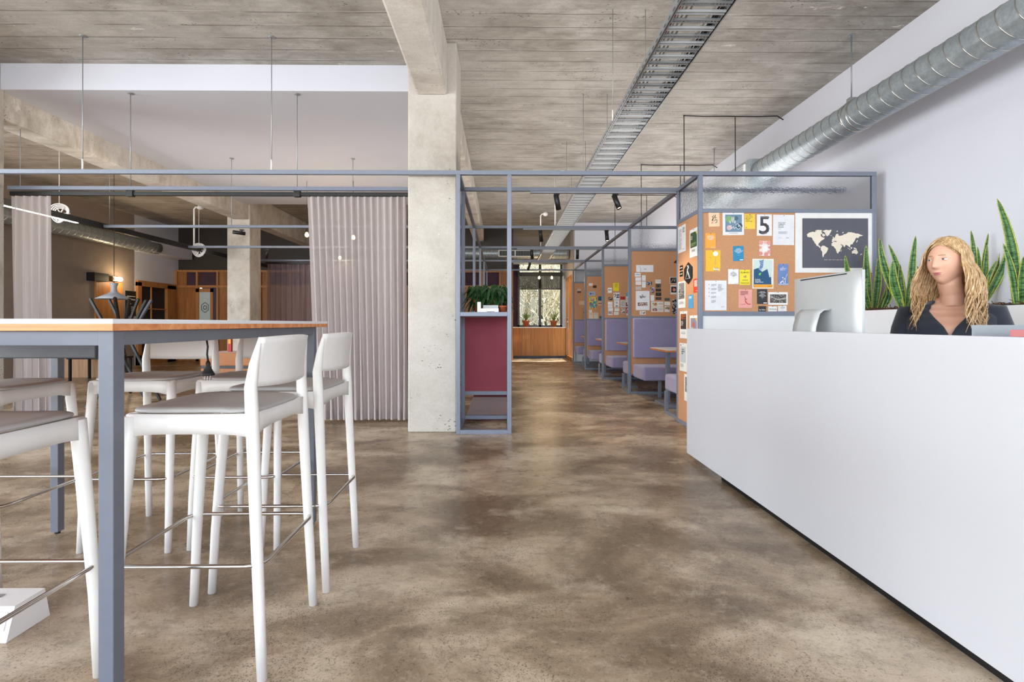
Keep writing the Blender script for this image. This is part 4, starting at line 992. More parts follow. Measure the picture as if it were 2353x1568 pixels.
# world map poster
a = at(1827, 487.5, YB); c = at(2012, 627, YB)
MX = lambda x, y: ((x - 1124) / (1853 - 1124), (y - 416) / (968 - 416))
mp = lambda pts: [MX(x, y) for x, y in pts]
cream = '#efe3d3'
cr_ = random.Random(4)
def coast(pl):
    for amp in (.16, .14):
        out = []
        for p, q_ in zip(pl, pl[1:] + pl[:1]):
            d = (q_[0] - p[0], q_[1] - p[1]); o_ = cr_.uniform(-amp, amp); out += [p, ((p[0] + q_[0]) / 2 - d[1] * o_, (p[1] + q_[1]) / 2 + d[0] * o_)]
        pl = out
    return pl
els = [('r', *MX(1187, 473), *MX(1783, 925), '#5b5c66')]
for pl in ([(1230,618),(1262,600),(1300,598),(1345,583),(1362,580),(1358,600),(1375,612),(1352,622),(1360,640),(1392,650),(1375,668),(1355,680),(1335,700),(1330,718),(1350,735),(1345,745),(1315,722),(1300,700),(1285,675),(1265,645),(1232,640)],
           [(1365,590),(1400,578),(1448,576),(1440,605),(1412,638),(1398,625),(1388,602)],[(1300,588),(1330,578),(1350,578),(1330,594)],[(1362,622),(1385,615),(1392,635),(1375,640)],
           [(1350,735),(1370,722),(1400,735),(1420,750),(1410,775),(1392,795),(1378,822),(1368,828),(1366,800),(1362,775),(1350,757)],
           [(1452,680),(1455,662),(1470,655),(1482,640),(1490,618),(1510,615),(1512,630),(1530,632),(1560,618),(1600,600),(1640,605),(1690,612),(1738,625),(1720,636),(1700,640),(1690,655),(1672,650),(1662,668),(1650,690),(1640,710),(1618,718),(1612,742),(1604,730),(1592,722),(1575,715),(1562,738),(1548,715),(1530,708),(1520,695),(1500,690),(1490,678),(1470,680),(1465,690),(1452,690)],
           [(1450,700),(1470,685),(1500,690),(1522,697),(1535,718),(1548,722),(1535,745),(1528,770),(1510,795),(1498,790),(1490,770),(1487,755),(1470,732),(1450,725)],
           [(1533,765),(1541,758),(1538,778),(1531,778)],[(1630,775),(1650,758),(1662,762),(1668,755),(1685,772),(1688,790),(1670,803),(1650,792),(1632,794)],
           [(1703,808),(1712,798),(1726,794),(1718,806)],[(1456,648),(1464,640),(1468,655),(1460,660)],[(1668,690),(1676,678),(1680,668),(1684,676),(1674,694)],
           [(1590,738),(1610,752),(1620,760),(1612,762),(1596,750)],[(1618,738),(1630,735),(1632,750),(1620,752)],[(1640,742),(1668,748),(1676,760),(1650,755)],[(1486,592),(1500,586),(1504,594),(1492,598)],[(1540,606),(1552,598),(1556,604),(1545,612)],[(1430,628),(1448,628),(1444,636)]):
    pl = coast(pl); els.append(('p', mp(pl), cream))
els.append(('t', 'WHAT · YOUR · WANT · MAKE · YOU · ARE', MX(1378, 0)[0], MX(0, 849)[1], .013, cream, .34))
els.append(('s', mp([(1708, 840), (1736, 840)]), .003, '#2c2d33')); els.append(('s', mp([(1722, 826), (1722, 854)]), .003, '#2c2d33'))
for e in range(1): pass
paper('large white bordered world map poster with cream continents on dark grey', a, (c.x - a.x, 0, 0), (0, 0, c.z - a.z), (0, -1, 0), '#efedec', els, name='map_poster', cat='map', pin=False)
# ---- narrow side board, facing the walkway (plane x = 1.876)
XB = 1.876
def sb(x0, x1, yt, yb, label, base, els=(), **k):
    s = 3.271; A = atX(1550 + x0 / s, 480 + yt / s, XB); B = atX(1550 + x0 / s, 480 + yb / s, XB); C_ = atX(1550 + x1 / s, 480 + yt / s, XB)
    return paper(label, A, (0, C_.y - A.y, 0), (0, 0, B.z - A.z), (-1, 0, 0), base, els, **k)
sb(28,85,142,338,'white text sheet at the top left of the narrow side board','#f1f1f3',[('l',.62,.1,.9,.3,6,ink),('l',.1,.12,.5,.9,18,'#b2b2ba'),('l',.6,.9,.9,.92,1,ink)])
sb(115,178,165,372,'white framed dark green poster at the top right of the side board','#f0f0ee',[('r',.12,.12,.88,.66,'#3f5a37'),('p',[(.7,.12),(.88,.12),(.88,.24)],'#f0c840'),('t','WHEN',.18,.24,.035,W_,.6),('t','OPENS',.18,.29,.035,W_,.6),('t','WORK',.18,.34,.035,W_,.6),('l',.2,.5,.8,.62,5,'#a4b884'),('l',.3,.74,.7,.82,3,'#9a9aa0')])
sb(41,64,430,466,'upper small black card left of the hanger sign','#1c1c20',[('r',.1,.4,.9,.6,'#d8d0c8')],cat='card',name='card')
sb(41,64,476,512,'lower small black card left of the hanger sign','#1c1c20',[('r',.1,.4,.9,.6,'#d8d0c8')],cat='card',name='card')
A = atX(1550 + 108 / 3.271, 480 + 403 / 3.271, XB); B_ = atX(1550 + 108 / 3.271, 480 + 566 / 3.271, XB)
L_ = atX(1550 + 78 / 3.271, 480 + 480 / 3.271, XB); R_ = atX(1550 + 137 / 3.271, 480 + 480 / 3.271, XB)
hs = thing('cloakroom_sign', 'black hexagonal sign with a white coat hanger symbol', 'sign', (XB, A.y, B_.z))
h_ = A.z - B_.z; x = XB - .0015
hexa = [(x, A.y, A.z), (x, R_.y, A.z - h_ * .26), (x, R_.y, B_.z + h_ * .26), (x, A.y, B_.z), (x, L_.y, B_.z + h_ * .26), (x, L_.y, A.z - h_ * .26)]
b = MB(); b.poly(hexa, (-1, 0, 0), .008, '#17171a'); b.build('plate', hs)
b = MB(); cy, cz = A.y, B_.z + h_ * .5; q = .018
w2 = abs(L_.y - R_.y) * .28; x -= .012
b.tube([(x, cy - w2*.0, cz + .02), (x, cy + w2, cz - .055), (x, cy - w2, cz - .055)], .006, W_, 6, closed=True)
b.tube([(x, cy, cz + .02), (x, cy, cz + .04), (x, cy - .02, cz + .05), (x, cy - .018, cz + .072), (x, cy + .006, cz + .074)], .006, W_, 6)
b.build('hanger_symbol', hs, label='white coat hanger symbol')
sb(143,180,530,632,'small red card near the right edge of the side board','#e04a28',[('l',.2,.12,.8,.6,7,W_),('l',.5,.88,.9,.92,1,W_)],cat='card',name='card')
sb(104,142,650,750,'small sky blue card in the middle of the side board','#5aa4d4',[('l',.2,.1,.7,.3,3,W_)],cat='card',name='card')
sb(28,83,553,748,'white poster with a grey photo at the left of the side board','#f0f0ee',[('r',.1,.06,.88,.66,'#8c8a88'),('n',.1,.34,.88,.66,7,8,['#6a6866','#a8a6a2','#55534f','#8c8a88']),('t','YOU',.16,.16,.045,W_,.6),('t','SHARE',.16,.22,.045,W_,.7),('l',.2,.76,.8,.86,3,'#b2b2ba')])
sb(42,97,772,972,'white poster with a dark orange lettered photo, lower left of the side board','#f0f0ee',[('r',.12,.1,.88,.66,'#4a3c38'),('l',.16,.12,.84,.3,5,'#d8703a'),('t','RISING',.18,.36,.05,W_,.66),('t','STORIES',.18,.42,.05,W_,.66),('t','GUIDE',.18,.48,.05,W_,.6),('l',.2,.76,.8,.86,3,'#b2b2ba')])
sb(116,178,803,1000,'white poster with a lilac photo half hidden by the desk','#f0f0ee',[('r',.12,.1,.88,.66,'#9a94a6'),('p',[(.66,.1),(.88,.1),(.88,.24)],'#f0c840'),('o',.5,.35,.14,'#c86a60'),('t','HAPPY',.2,.45,.05,W_,.6)])
sb(40,95,1008,1215,'white poster with bold black headline above the desk corner','#f0f0ee',[('o',.2,.07,.05,'#2c3a66'),('r',.1,.12,.86,.68,'#c8cfd4'),('t','WORDS',.3,.2,.05,ink,.56),('t','AND THIS',.3,.27,.05,ink,.56),('t','GOES',.3,.34,.05,ink,.56),('l',.14,.74,.6,.86,4,'#b2b2ba')])
sb(75,125,1240,1440,'lowest white poster of the side board, partly hidden behind the desk','#f0f0ee',[('r',.14,.1,.88,.66,'#8f8c8a'),('n',.14,.3,.88,.66,5,7,['#6a6866','#a8a6a2','#8c8a88'])])
# ---- booth boards
def bd(Y, s, ox, oy):
    def f_(x0, y0, x1, y1, label, base, els=(), cat='card', name='card', **k):
        a = at(ox + x0 / s, oy + y0 / s, Y); c = at(ox + x1 / s, oy + y1 / s, Y)
        return paper(label, a, (c.x - a.x, 0, 0), (0, 0, c.z - a.z), (0, -1, 0), base, els, cat=cat, name=name, pin=False, **k)
    return f_
ph1 = ['#3a3c44', '#8a8c94', '#c8ccd4', '#5a6a8a', '#222228']
q = bd(7.43, 8.708, 1440, 560)
q(188,430,532,570,'wide white banner card at the top of the nearest booth cork','#f1f1f6',[('s',[(.15,.2),(.22,.3),(.27,.5),(.25,.95)],.02,'#8c8c98'),('l',.46,.55,.6,.66,1,'#77777c')])
q(163,585,278,662,'white card with two lines of blue print, under the wide banner','#f1f1f6',[('l',.12,.3,.9,.66,2,'#7a8aa8')])
q(175,675,288,748,'blank white card second in the left stack of the nearest booth cork','#f1f1f6')
q(178,757,290,828,'blank white card third in the left stack of the nearest booth cork','#f3f1f4',[('l',.4,.4,.6,.5,1,'#b88')])
q(178,855,292,928,'greyish card last in the left stack of the nearest booth cork','#cfc9c4')
q(305,635,380,748,'upright white card with a blue dot beside the left stack','#f0f2f2',[('o',.5,.35,.12,'#a8d0dc')])
q(305,760,380,882,'upright blank white card below the one with the blue dot','#f0f2f2')
q(400,762,502,832,'small blue and black motorbike photo card','#5a6a86',[('n',.0,.0,1,1,6,4,ph1)])
q(480,873,548,985,'small upright lilac and black photo card','#8a86a4',[('n',0,0,1,1,4,6,['#3a3c54','#b0a8c8','#c8ccd4','#6a4a6a'])])
q(572,722,683,797,'white card on top of the dark card stack','#ece8e2',[('l',.2,.4,.9,.6,1,'#8ab0a0')])
q(577,808,687,882,'dark grey patterned card below the white one','#4a4842',[('n',0,0,1,1,6,4,['#3a3834','#6a6862','#55534e'])])
q(580,903,687,960,'black card with a light handwritten mark','#1c1a1c',[('s',[(.25,.6),(.4,.4),(.8,.4)],.05,'#b8b8b8')])
q(580,980,690,1048,'black card with short grey lettering','#201e20',[('l',.3,.45,.75,.58,1,'#a8a8a8')])
q(580,1073,690,1123,'lowest black card with a light line of print','#1c1a1c',[('l',.15,.4,.85,.6,1,'#c8c8c8')])
q(182,947,457,1333,'large white sheet with two drawings on the nearest booth cork','#f1f1f7',[('n',.26,.26,.74,.38,8,3,['#c8c8d0','#f1f1f7','#55555c','#a88']),('p',[(.44,.24),(.48,.16),(.52,.24)],'#44444c'),('n',.14,.6,.84,.78,10,4,['#a89890','#c8b8b0','#6a5a58','#b86a60','#e0d8d8'])],'poster','poster')
q(478,1030,550,1150,'narrow white card right of the large white sheet','#f1f1f4')
q(488,1160,735,1262,'upper of two cream strips with a tan picture','#ece6dc',[('n',.12,.25,.48,.8,4,3,['#b89868','#8a6a48','#d8c8a8']),('l',.6,.3,.95,.7,3,'#b8b0a8')])
q(488,1267,738,1370,'lower of two cream strips with a reddish picture','#e8e2da',[('n',.12,.25,.48,.8,4,3,['#a84a48','#6a3a38','#b8a890']),('l',.6,.3,.95,.7,3,'#b8b0a8')])
q(757,1090,858,1148,'plain dark olive card above the white one','#55554c')
q(753,1165,870,1238,'plain off-white card right of the cream strips','#ece8e2')
q(757,1255,858,1370,'instant photo with a green and pink scene','#efe9e6',[('n',.1,.08,.95,.6,5,4,['#6a4a40','#c89a80','#7a9a58','#e8d8d0'])],'photograph','photograph')
q(858,672,1016,803,'framed dark photo of raised arms at the right of the nearest cork','#e8e4de',[('r',.08,.08,1,.93,'#26221f'),('s',[(.16,.8),(.42,.3),(.85,.3),(1,.7)],.05,'#d8d4cc'),('o',.62,.55,.1,'#a8a49c')],'photograph','photograph')
q(875,828,1016,1018,'instant photo with a pink face shape on black','#f0ebe4',[('r',.1,.18,.95,.8,'#26201e'),('o',.52,.52,.22,'#d89080'),('p',[(.3,.25),(.5,.3),(.4,.45)],'#b85040')],'photograph','photograph')
q(912,1118,1014,1410,'tall black and white patterned picture at the right edge','#1c1c22',[('n',0,0,1,1,5,14,['#1c1c22','#1c1c22','#8a8a94','#3a3a44','#c8c8d0'])],'poster','poster')
q(262,1350,380,1425,'small white card with a motorbike sketch at the bottom','#ece8e6',[('n',.2,.2,.9,.8,6,3,['#55555c','#ece8e6','#8a8c94'])])
q = bd(9.41, 11.2, 1310, 600)
q(968,690,1075,825,'white card with two dark faces, second booth cork','#efedf2',[('o',.35,.4,.15,'#333'),('o',.75,.4,.12,'#55545c')])
q(1108,565,1255,775,'bright yellow sheet with dark print, second booth cork','#f0dc28',[('l',.25,.12,.8,.58,6,'#a8a030')],'poster','poster')
q(978,935,1090,1012,'small dark bird-like photo card, second booth cork','#8a7a74',[('n',0,0,1,1,5,4,['#2c2a30','#6a6068','#b8a090'])])
q(1115,818,1275,990,'white sheet with dark figures, second booth cork','#eceaea',[('n',.05,.1,.95,.78,7,5,['#4a2c30','#ece8e8','#8a5a50','#2c2a30','#d8d0d0'])],'poster','poster')
q(1130,995,1265,1195,'white sheet with a black emblem, second booth cork','#eceaee',[('l',.15,.06,.85,.12,1,ink),('o',.5,.4,.2,'#b8b8c4'),('p',[(.15,.88),(.5,.74),(.85,.88)],ink)],'poster','poster')
q(1295,920,1415,990,'plain red card, second booth cork','#b82028')
q(1290,1008,1430,1195,'pale grey text sheet below the red card','#d0cac2',[('l',.2,.15,.85,.8,10,'#a8a098')],'poster','poster')
q(1437,808,1560,950,'sky blue card with white base, second booth cork','#6aa4c8',[('r',0,.78,1,1,'#e8e8ea')])
q(1437,957,1560,1065,'white strip card with small prints below the blue card','#dcd8d8',[('l',.2,.3,.9,.4,1,'#8a8a90')])
q(1437,1070,1560,1250,'maroon patterned picture, second booth cork','#6a2438',[('n',0,0,1,1,5,6,['#6a2438','#3a1420','#a84a60','#d8c8d0'])],'poster','poster')
q(1445,1253,1560,1400,'pink and grey picture card below the maroon one','#9a5a70',[('n',0,0,1,.6,5,4,['#a85a70','#c8a0b0','#6a3a50']),('r',0,.66,1,1,'#e8e2e4')])
q(972,1050,1092,1130,'first blank white card of the low left stack, second booth cork','#efeff2')
q(975,1137,1092,1207,'second blank white card of the low left stack, second booth cork','#efeff2',[('l',.3,.45,.7,.55,1,'#7a8ab8')])
q(980,1215,1105,1285,'third blank white card of the low left stack, second booth cork','#efeff2',[('l',.3,.45,.7,.55,1,'#a8b8c8')])
q(980,1292,1090,1392,'instant photo at the bottom of the low left stack','#efedec',[('n',.1,.1,.9,.7,5,4,['#8a7a84','#55484c','#c8b8c0'])],'photograph','photograph')
q(1140,1215,1265,1295,'blank white card under the black emblem sheet','#efecea')
q(1125,1312,1250,1388,'white card with a teal line at the bottom, second booth cork','#efecea',[('l',.2,.4,.8,.55,1,'#7ab0b8')])
q(1315,1225,1405,1355,'small panda-like black and white card, second booth cork','#dcd8d4',[('n',.05,.05,.95,.95,4,5,['#2c2c30','#e8e4e0','#c8c4c0'])])
q = bd(11.41, 11.2, 1310, 600)
q(480,572,582,640,'off-white card at the top of the third booth cork','#e4ded8')
q(588,630,680,695,'dark photo card beside the off-white card, third booth cork','#3a2620')
q(480,785,645,900,'blue and pink cartoon-coloured card, third booth cork','#9ab4cc',[('o',.3,.5,.14,'#3a4488'),('o',.65,.5,.12,'#b06a98')])
q(480,918,707,1240,'multicoloured abstract art print, third booth cork','#e0b050',[('n',.1,.05,.95,.95,7,9,['#4ab0b0','#6a6a9a','#e0c050','#7ac0a0','#c86a60','#3a8a98','#d8d0a0'])],'poster','poster')
q(722,912,870,1020,'teal and navy picture card, third booth cork','#1f5878',[('o',.6,.4,.15,'#3a9098')])
q(715,1035,870,1148,'pale strip with three dark portraits, third booth cork','#d8b898',[('o',.2,.5,.1,'#3a2c2a'),('o',.5,.5,.1,'#3a2c2a'),('o',.82,.5,.1,'#3a2c2a')])
q(480,1258,565,1325,'small white print card under the abstract art print','#e4dcd4')
q(580,1262,672,1322,'small tan card under the abstract art print','#c89a70')
q(480,1332,595,1495,'left of two cream sheets at the bottom, third booth cork','#e0d0bc',[('l',.2,.15,.8,.3,2,'#a89888')],'poster','poster')
q(607,1330,722,1495,'right of two cream sheets at the bottom, third booth cork','#e0d0bc',[('l',.2,.15,.8,.3,2,'#a89888')],'poster','poster')
q(775,1212,870,1375,'tan sheet with a dark figure, third booth cork','#c8a070',[('o',.5,.5,.2,'#3a2018')],'poster','poster')
q(750,1420,840,1475,'tiny teal card at the bottom right, third booth cork','#2a6a78')
q = bd(13.36, 11.2, 1310, 600)
q(188,715,278,820,'white and dark photo card on the farthest booth cork','#c8b8b0',[('r',0,.6,1,1,'#3a2a3c')])
q(230,1030,372,1130,'pale card in the middle of the farthest booth cork','#d8b8a0')
q(300,1212,415,1490,'tan drawing sheet at the lower right of the farthest booth cork','#b89060',[('o',.6,.4,.22,'#7a5a38')],'poster','poster')
# ================================================================== SPOTLIGHTS ON TRACKS
def track(x0, x1, y, label):
    b = MB(); b.box((x0, y - .017, ZB - .022), (x1, y + .017, ZB), '#8f949c'); b.build('lighting_track', label=label, cat='lighting track', bevel=.002)
track(at(1218, 440, 5.35).x, 1.86, 5.35, 'light grey lighting track under the second crossbeam over the walkway')
track(at(1202, 500, 7.44).x, 1.86, 7.44, 'lighting track under the crossbeam above the nearest booth')
track(at(1188, 500, 9.42).x, 1.86, 9.42, 'lighting track under the crossbeam above the second booth')
track(at(1170, 500, 11.42).x, 1.86, 11.42, 'lighting track under the farthest spotlight crossbeam')
def spot(px, y, d, label, on=True, energy=14):
    x = at(px, 450, y).x; d = Vector(d).normalized(); z = ZB - .022
    t = thing('track_spotlight', label, 'spotlight', (x, y, z), 'black cylinder track spotlights')
    b = MB(); b.box((x - .03, y - .015, z - .018), (x + .03, y + .015, z), 'black'); b.tube([(x, y, z - .015), (x, y, z - .05)], .007, 'black', 8); b.build('bracket', t)
    c = Vector((x, y, z - .055)); a = c - d * .045; e = c + d * .125
    b = MB(); b.lathe([(.022, 0), (.028, .004), (.028, .165), (.025, .165), (.022, .15)], a, 'black', 20, d); b.build('lamp_body', t)
    b = MB(); b.lathe([(.0215, 0), (.0, .001)], a + d * .153, emit('lamp_lens_warm', '#ffd9a0', 12), 16, d); b.build('lens', t)
    l = bpy.data.lights.new('spot_beam', 'SPOT'); l.energy = energy * 3; l.color = (1, .86, .66); l.spot_size = 1.3; l.spot_blend = .6; l.shadow_soft_size = .03
    o = bpy.data.objects.new('spot_beam', l); COL.objects.link(o); o.location = e + d * .01; o.rotation_euler = d.to_track_quat('-Z', 'Y').to_euler()
spot(1279, 5.35, (.2, .1, -1), 'black track spotlight at the front track, left one')
spot(1414, 5.35, (.32, -.28, -1), 'black track spotlight at the front track, right one in front of the booths')
spot(1242, 7.44, (.15, .2, -1), 'black track spotlight on the second track, left one')
spot(1394, 7.44, (.02, -.3, -1), 'black track spotlight on the second track, right one')
spot(1222, 9.42, (.08, .2, -1), 'black track spotlight on the third track, left one by the white grille')
spot(1327, 9.42, (.0, .2, -1), 'black track spotlight on the third track, right one')
spot(1217, 11.42, (-.35, .2, -1), 'black track spotlight tilted left on the farthest track')
spot(556, 7.44, (-1, -.75, .05), 'lit black spotlight pointing left in front of the brownish column', energy=20)
spot(614, 9.42, (-.25, .2, -1), 'black spotlight right of the brownish column')
b = MB(); b.box((-5.93, 5.6, 2.45), (-5.87, 13.3, 2.53), 'black')
lr = thing('linear_light', 'long black linear lighting profile with a glowing white segment, left room', 'linear light', (-5.9, 9, 2.45))
b.build('profile', lr, bevel=.003)
b = MB(); b.box((-5.92, 5.7, 2.443), (-5.88, 7.0, 2.45), emit('led_diffuser', '#fff4dc', 14)); b.build('led_strip', lr, label='glowing LED segment')
light_specs = []
def bulb(px, py, y, label):
    p = at(px, py, y); t = thing('bare_bulb_pendant', label, 'pendant bulb', p, 'small warm pendant bulbs')
    b = MB(); b.lathe([(.0, -.045), (.025, -.035), (.032, -.01), (.022, .02), (.013, .035)], p, emit('filament_bulb', '#ffc878', 30), 14); b.build('bulb', t)
    b = MB(); b.tube([p + Vector((0, 0, .03)), p + Vector((0, 0, .08))], .014, 'black', 10); b.tube([p + Vector((0, 0, .08)), (p.x, p.y, CZ)], .003, 'black', 6); b.build('cord', t)
    l = bpy.data.lights.new('bulb_glow', 'POINT'); l.energy = 9; l.color = (1, .72, .42); l.shadow_soft_size = .04
    o = bpy.data.objects.new('bulb_glow', l); COL.objects.link(o); o.location = p + Vector((0, 0, -.07))
bulb(705, 539, 8.6, 'glowing warm bulb at the left edge of the wide curtain')
bulb(812, 545, 8.6, 'glowing warm bulb seen through the wide curtain, right one')
bulb(781, 592, 11.2, 'small warm bulb lower behind the wide curtain')
bulb(1239, 638, 14.2, 'warm bulb hanging before the far window blind, left one')
bulb(1268, 638, 14.2, 'warm bulb hanging before the far window blind, right one')
# black pendant cables over the booths
def swag(pts, drops, label):
    t = thing('ceiling_cable', label, 'cable', pts[0], 'black cables slung along the ceiling')
    b = MB(); b.tube(pts, .007, 'black_rubber', 6); b.build('run', t)
    for x, y, z in drops:
        b = MB(); b.tube([(x, y, CZ - .02), (x + .003, y, 2.9), (x, y, z)], .006, 'black_rubber', 6); b.build('drop', t)
        b = MB(); b.lathe([(.02, .12), (.05, .08), (.13, 0), (.125, 0), (.045, .075)], (x, y, z - .1), 'black', 20); b.build('pendant_shade', t)
for y, lab in ((6.49, 'black cable on the ceiling looping over the nearest booth to the right wall'), (8.5, 'black cable on the ceiling above the second booth'), (10.5, 'black cable on the ceiling above the third booth')):
    swag([(2.35, y, CZ - .012), (2.6, y, CZ - .02), (3.0, y + .02, CZ - .012), (3.35, y, CZ - .02), (3.58, y, CZ - .012), (3.66, y, CZ - .06)], [(2.36, y, 1.95), (3.03, y, 1.95)], lab)
# sensors
t = thing('ceiling_sensor', 'white motion sensor on an angled conduit hanging over the walkway', 'sensor', (.72, 9.35, 3.0))
b = MB(); b.tube([(.71, 9.35, 2.5), (.71, 9.35, 3.07), (.74, 9.35, 3.10), (.78, 9.35, 3.1)], .012, 'white_plastic', 8); b.build('conduit', t)
b = MB(); b.lathe([(.03, .03), (.045, 0), (.035, -.03), (.0, -.04)], (.80, 9.35, 3.1), 'white_plastic', 16); b.build('sensor_head', t)
t = thing('ceiling_sensor', 'white motion sensor on a conduit hanging in the left room below the brown ceiling', 'sensor', (-6.0, 9.9, 2.6))
p = at(446, 570, 9.9); b = MB(); b.tube([(p.x, 9.9, p.z), (p.x, 9.9, 3.3), (p.x + .03, 9.9, 3.34), (p.x + .08, 9.9, 3.33)], .016, 'white_plastic', 8); b.build('conduit', t)
b = MB(); b.lathe([(.035, .04), (.06, 0), (.045, -.03), (.0, -.04)], (p.x + .12, 9.9, 3.33), 'white_plastic', 16); b.build('sensor_head', t)
b = MB(); b.tube([(.965, 9.15, 2.85), (.965, 9.15, CZ)], .016, 'white_plastic', 10); b.build('drop_pipe', label='white vertical pipe dropping from the ceiling to the cable tray', cat='pipe')
b = MB(); b.lathe([(.0, -.04), (.07, -.035), (.08, -.01), (.06, 0)], (1.06, 8.9, CZ), 'white_plastic', 20); b.build('smoke_detector', label='small round white smoke detector on the ceiling beside the cable tray', cat='smoke detector')
def coil(px, py, y, r_, label):
    p = at(px, py, y); b = MB()
    for k in range(4):
        b.tube([(p.x + (r_ - k * .018) * math.cos(2 * PI * q / 30), p.y + .01 * k + .02 * math.sin(4 * PI * q / 30), p.z + (r_ - k * .018) * math.sin(2 * PI * q / 30)) for q in range(30)], .008, 'white_plastic', 6, closed=True)
    for a in (0, 1.05, 2.1): b.tube([(p.x - r_ * math.cos(a), p.y + .02, p.z - r_ * math.sin(a)), (p.x + r_ * math.cos(a), p.y + .02, p.z + r_ * math.sin(a))], .008, 'white_plastic', 6)
    b.tube([(p.x, p.y, p.z + r_), (p.x, p.y, CZ)], .004, 'white_plastic', 6)
    b.build('cable_reel', label=label, cat='cable reel')
coil(136, 490, 7.0, .13, 'white spoked cable reel above the glowing linear light')
coil(457, 575, 9.8, .13, 'white spoked cable reel hanging near the brownish column')

# ================================================================== LEFT ROOM
t = thing('wall_light', 'tubular wall light with a bright glow on the left wall', 'wall light', (-9.15, 10.3, 1.9))
b = MB()
ya = atX(230, 640, -9.1).y; yb = atX(278, 645, -9.1).y; zz = atX(250, 640, -9.1).z
b.tube([(-9.1, ya + .15, zz), (-9.1, yb, zz)], .055, '#8a6a3c', 16); b.build('tube', t)
b = MB(); b.box((-9.2, ya - .25, zz - .09), (-9.02, ya + .15, zz + .09), 'black'); b.build('mount', t)
b = MB(); b.tube([(-9.06, ya + .55 * (yb - ya), zz), (-9.04, yb - .08, zz)], .05, emit('wall_lamp_glow', '#ffd890', 16), 16); b.build('glow', t)
l = bpy.data.lights.new('wall_lamp', 'POINT'); l.energy = 14; l.color = (1, .75, .45); l.shadow_soft_size = .06
o = bpy.data.objects.new('wall_lamp', l); COL.objects.link(o); o.location = (-8.9, (ya + yb) / 2 + .3, zz)
y0 = atX(218, 700, -9.18).y; y1 = atX(279, 700, -9.18).y
b = MB(); b.box((-9.195, y0, 0), (-9.15, y1, zz - .06), 'timber_frame')
b.build('timber_board', label='tall timber board standing against the left wall under the tubular light', cat='board', bevel=.003)
y0 = atX(289, 690, -9.18).y; y1 = atX(314, 690, -9.18).y
els = [('l', .15, .2, .9, .25, 1, W_), ('l', .15, .33, .9, .38, 1, W_), ('l', .15, .5, .5, .54, 1, W_), ('l', .5, .62, .9, .9, 4, '#a8a8a8')]
paper('black notice sign with white lines of print on the left wall', (-9.19, y0, atX(300, 669, -9.18).z), (0, y1 - y0, 0), (0, 0, -.62), (1, 0, 0), '#141416', els, name='wall_sign', cat='sign', pin=False)
# grey pendant
p = at(262, 688, 7.6)
t = thing('pendant_lamp', 'wide grey witch-hat pendant lamp in the left room', 'pendant lamp', p)
b = MB(); b.lathe([(.0, .02), (.22, .0), (.235, .004), (.13, .06), (.07, .09), (.04, .125), (.036, .19), (.055, .235), (.05, .245), (.0, .24)], p, '#9a9ea4', 36); b.build('shade', t)
b = MB(); b.tube([(p.x, p.y, p.z + .24), (p.x, p.y, CZ)], .004, 'black', 6); b.build('cord', t)
# leaning black bars stand
C0 = Vector((at(272, 744, 6.6).x, 6.6, 0))
t = thing('coat_stand', 'black sculptural stand of crossing leaning bars behind the bar table', 'coat stand', C0)
tops = [(207, 686), (250, 688), (264, 684), (297, 688), (318, 687), (336, 690), (348, 690)]
bots = [(340, 930), (368, 922), (300, 905), (262, 900), (232, 915), (215, 930), (198, 940)]
for i, (a_, c_) in enumerate(zip(tops, bots)):
    A_ = at(a_[0], a_[1], 6.6 + .3 * math.sin(i * 2.1)); z0 = .02
    Yb = min(EYE * F / (c_[1] - 744), 7.6); B2 = at(c_[0], c_[1], Yb); B2.z = z0
    d = A_ - B2; q_ = Vector((0, 0, 1)).rotation_difference(d.normalized()).to_matrix().to_4x4(); q_.translation = B2
    b = MB(); b.box((-.015, -.015, 0), (.015, .015, d.length), '#0d0d0f' if i != 6 else '#5c6068', q_); b.build('bar', t, bevel=.003)
b = MB(); b.lathe([(.09, 0), (.09, .03)], (C0.x, 6.6, .62), 'black', 20); b.build('binding_ring', t)
# lounge furniture glimpsed under the table
t = thing('lounge_sofa', 'low tan leather lounge bench in the left room seen between the stools', 'sofa', (-4.5, 8.7, 0))
b = MB(); b.box((-5.05, 8.4, .34), (-3.6, 9.1, .56), 'tan'); b.build('seat', t, bevel=.02)
b = MB(); b.box((-5.05, 8.42, .14), (-3.6, 9.1, .30), 'tan'); b.build('base', t, bevel=.01)
b = MB(); b.box((-5.03, 8.41, .30), (-3.62, 9.08, .34), 'black'); b.build('frame', t)
for x in (-4.95, -3.7):
    for y in (8.45, 9.0): b = MB(); b.box((x, y, 0), (x + .04, y + .04, .16), 'black'); b.build('leg', t)
b = MB(); b.tube([(-4.55, 8.8, .66), (-4.15, 8.8, .66)], [.09, .09], 'black_rubber', 20); b.build('bolster_cushion', label='black leather bolster cushion lying on the tan lounge bench', cat='cushion', bevel=.03)
b = MB(); b.box((-4.78, 8.75, .56), (-4.72, 8.8, .78), '#b8302c'); b.box((-4.77, 8.749, .70), (-4.73, 8.799, .80), '#e8b030'); b.build('bottle', label='small red and yellow bottle standing on the tan lounge bench', cat='bottle')
t = thing('wooden_crate', 'pale plywood crate on the floor of the left room under the table edge', 'crate', (-8.3, 10.1, 0))
b = MB(); b.box((-8.55, 9.8, 0), (-7.85, 10.4, .40), 'pale_wood'); b.build('body', t, bevel=.004)
b = MB(); b.box((-8.5, 9.795, .02), (-8.22, 9.80, .38), 'pale_wood'); b.build('front_board', t)
t = thing('side_table', 'small black side table in the left room in front of the crate', 'side table', (-7.6, 9.5, 0))
b = MB(); b.box((-7.95, 9.2, .40), (-7.1, 9.7, .43), 'black'); b.build('top', t, bevel=.003)
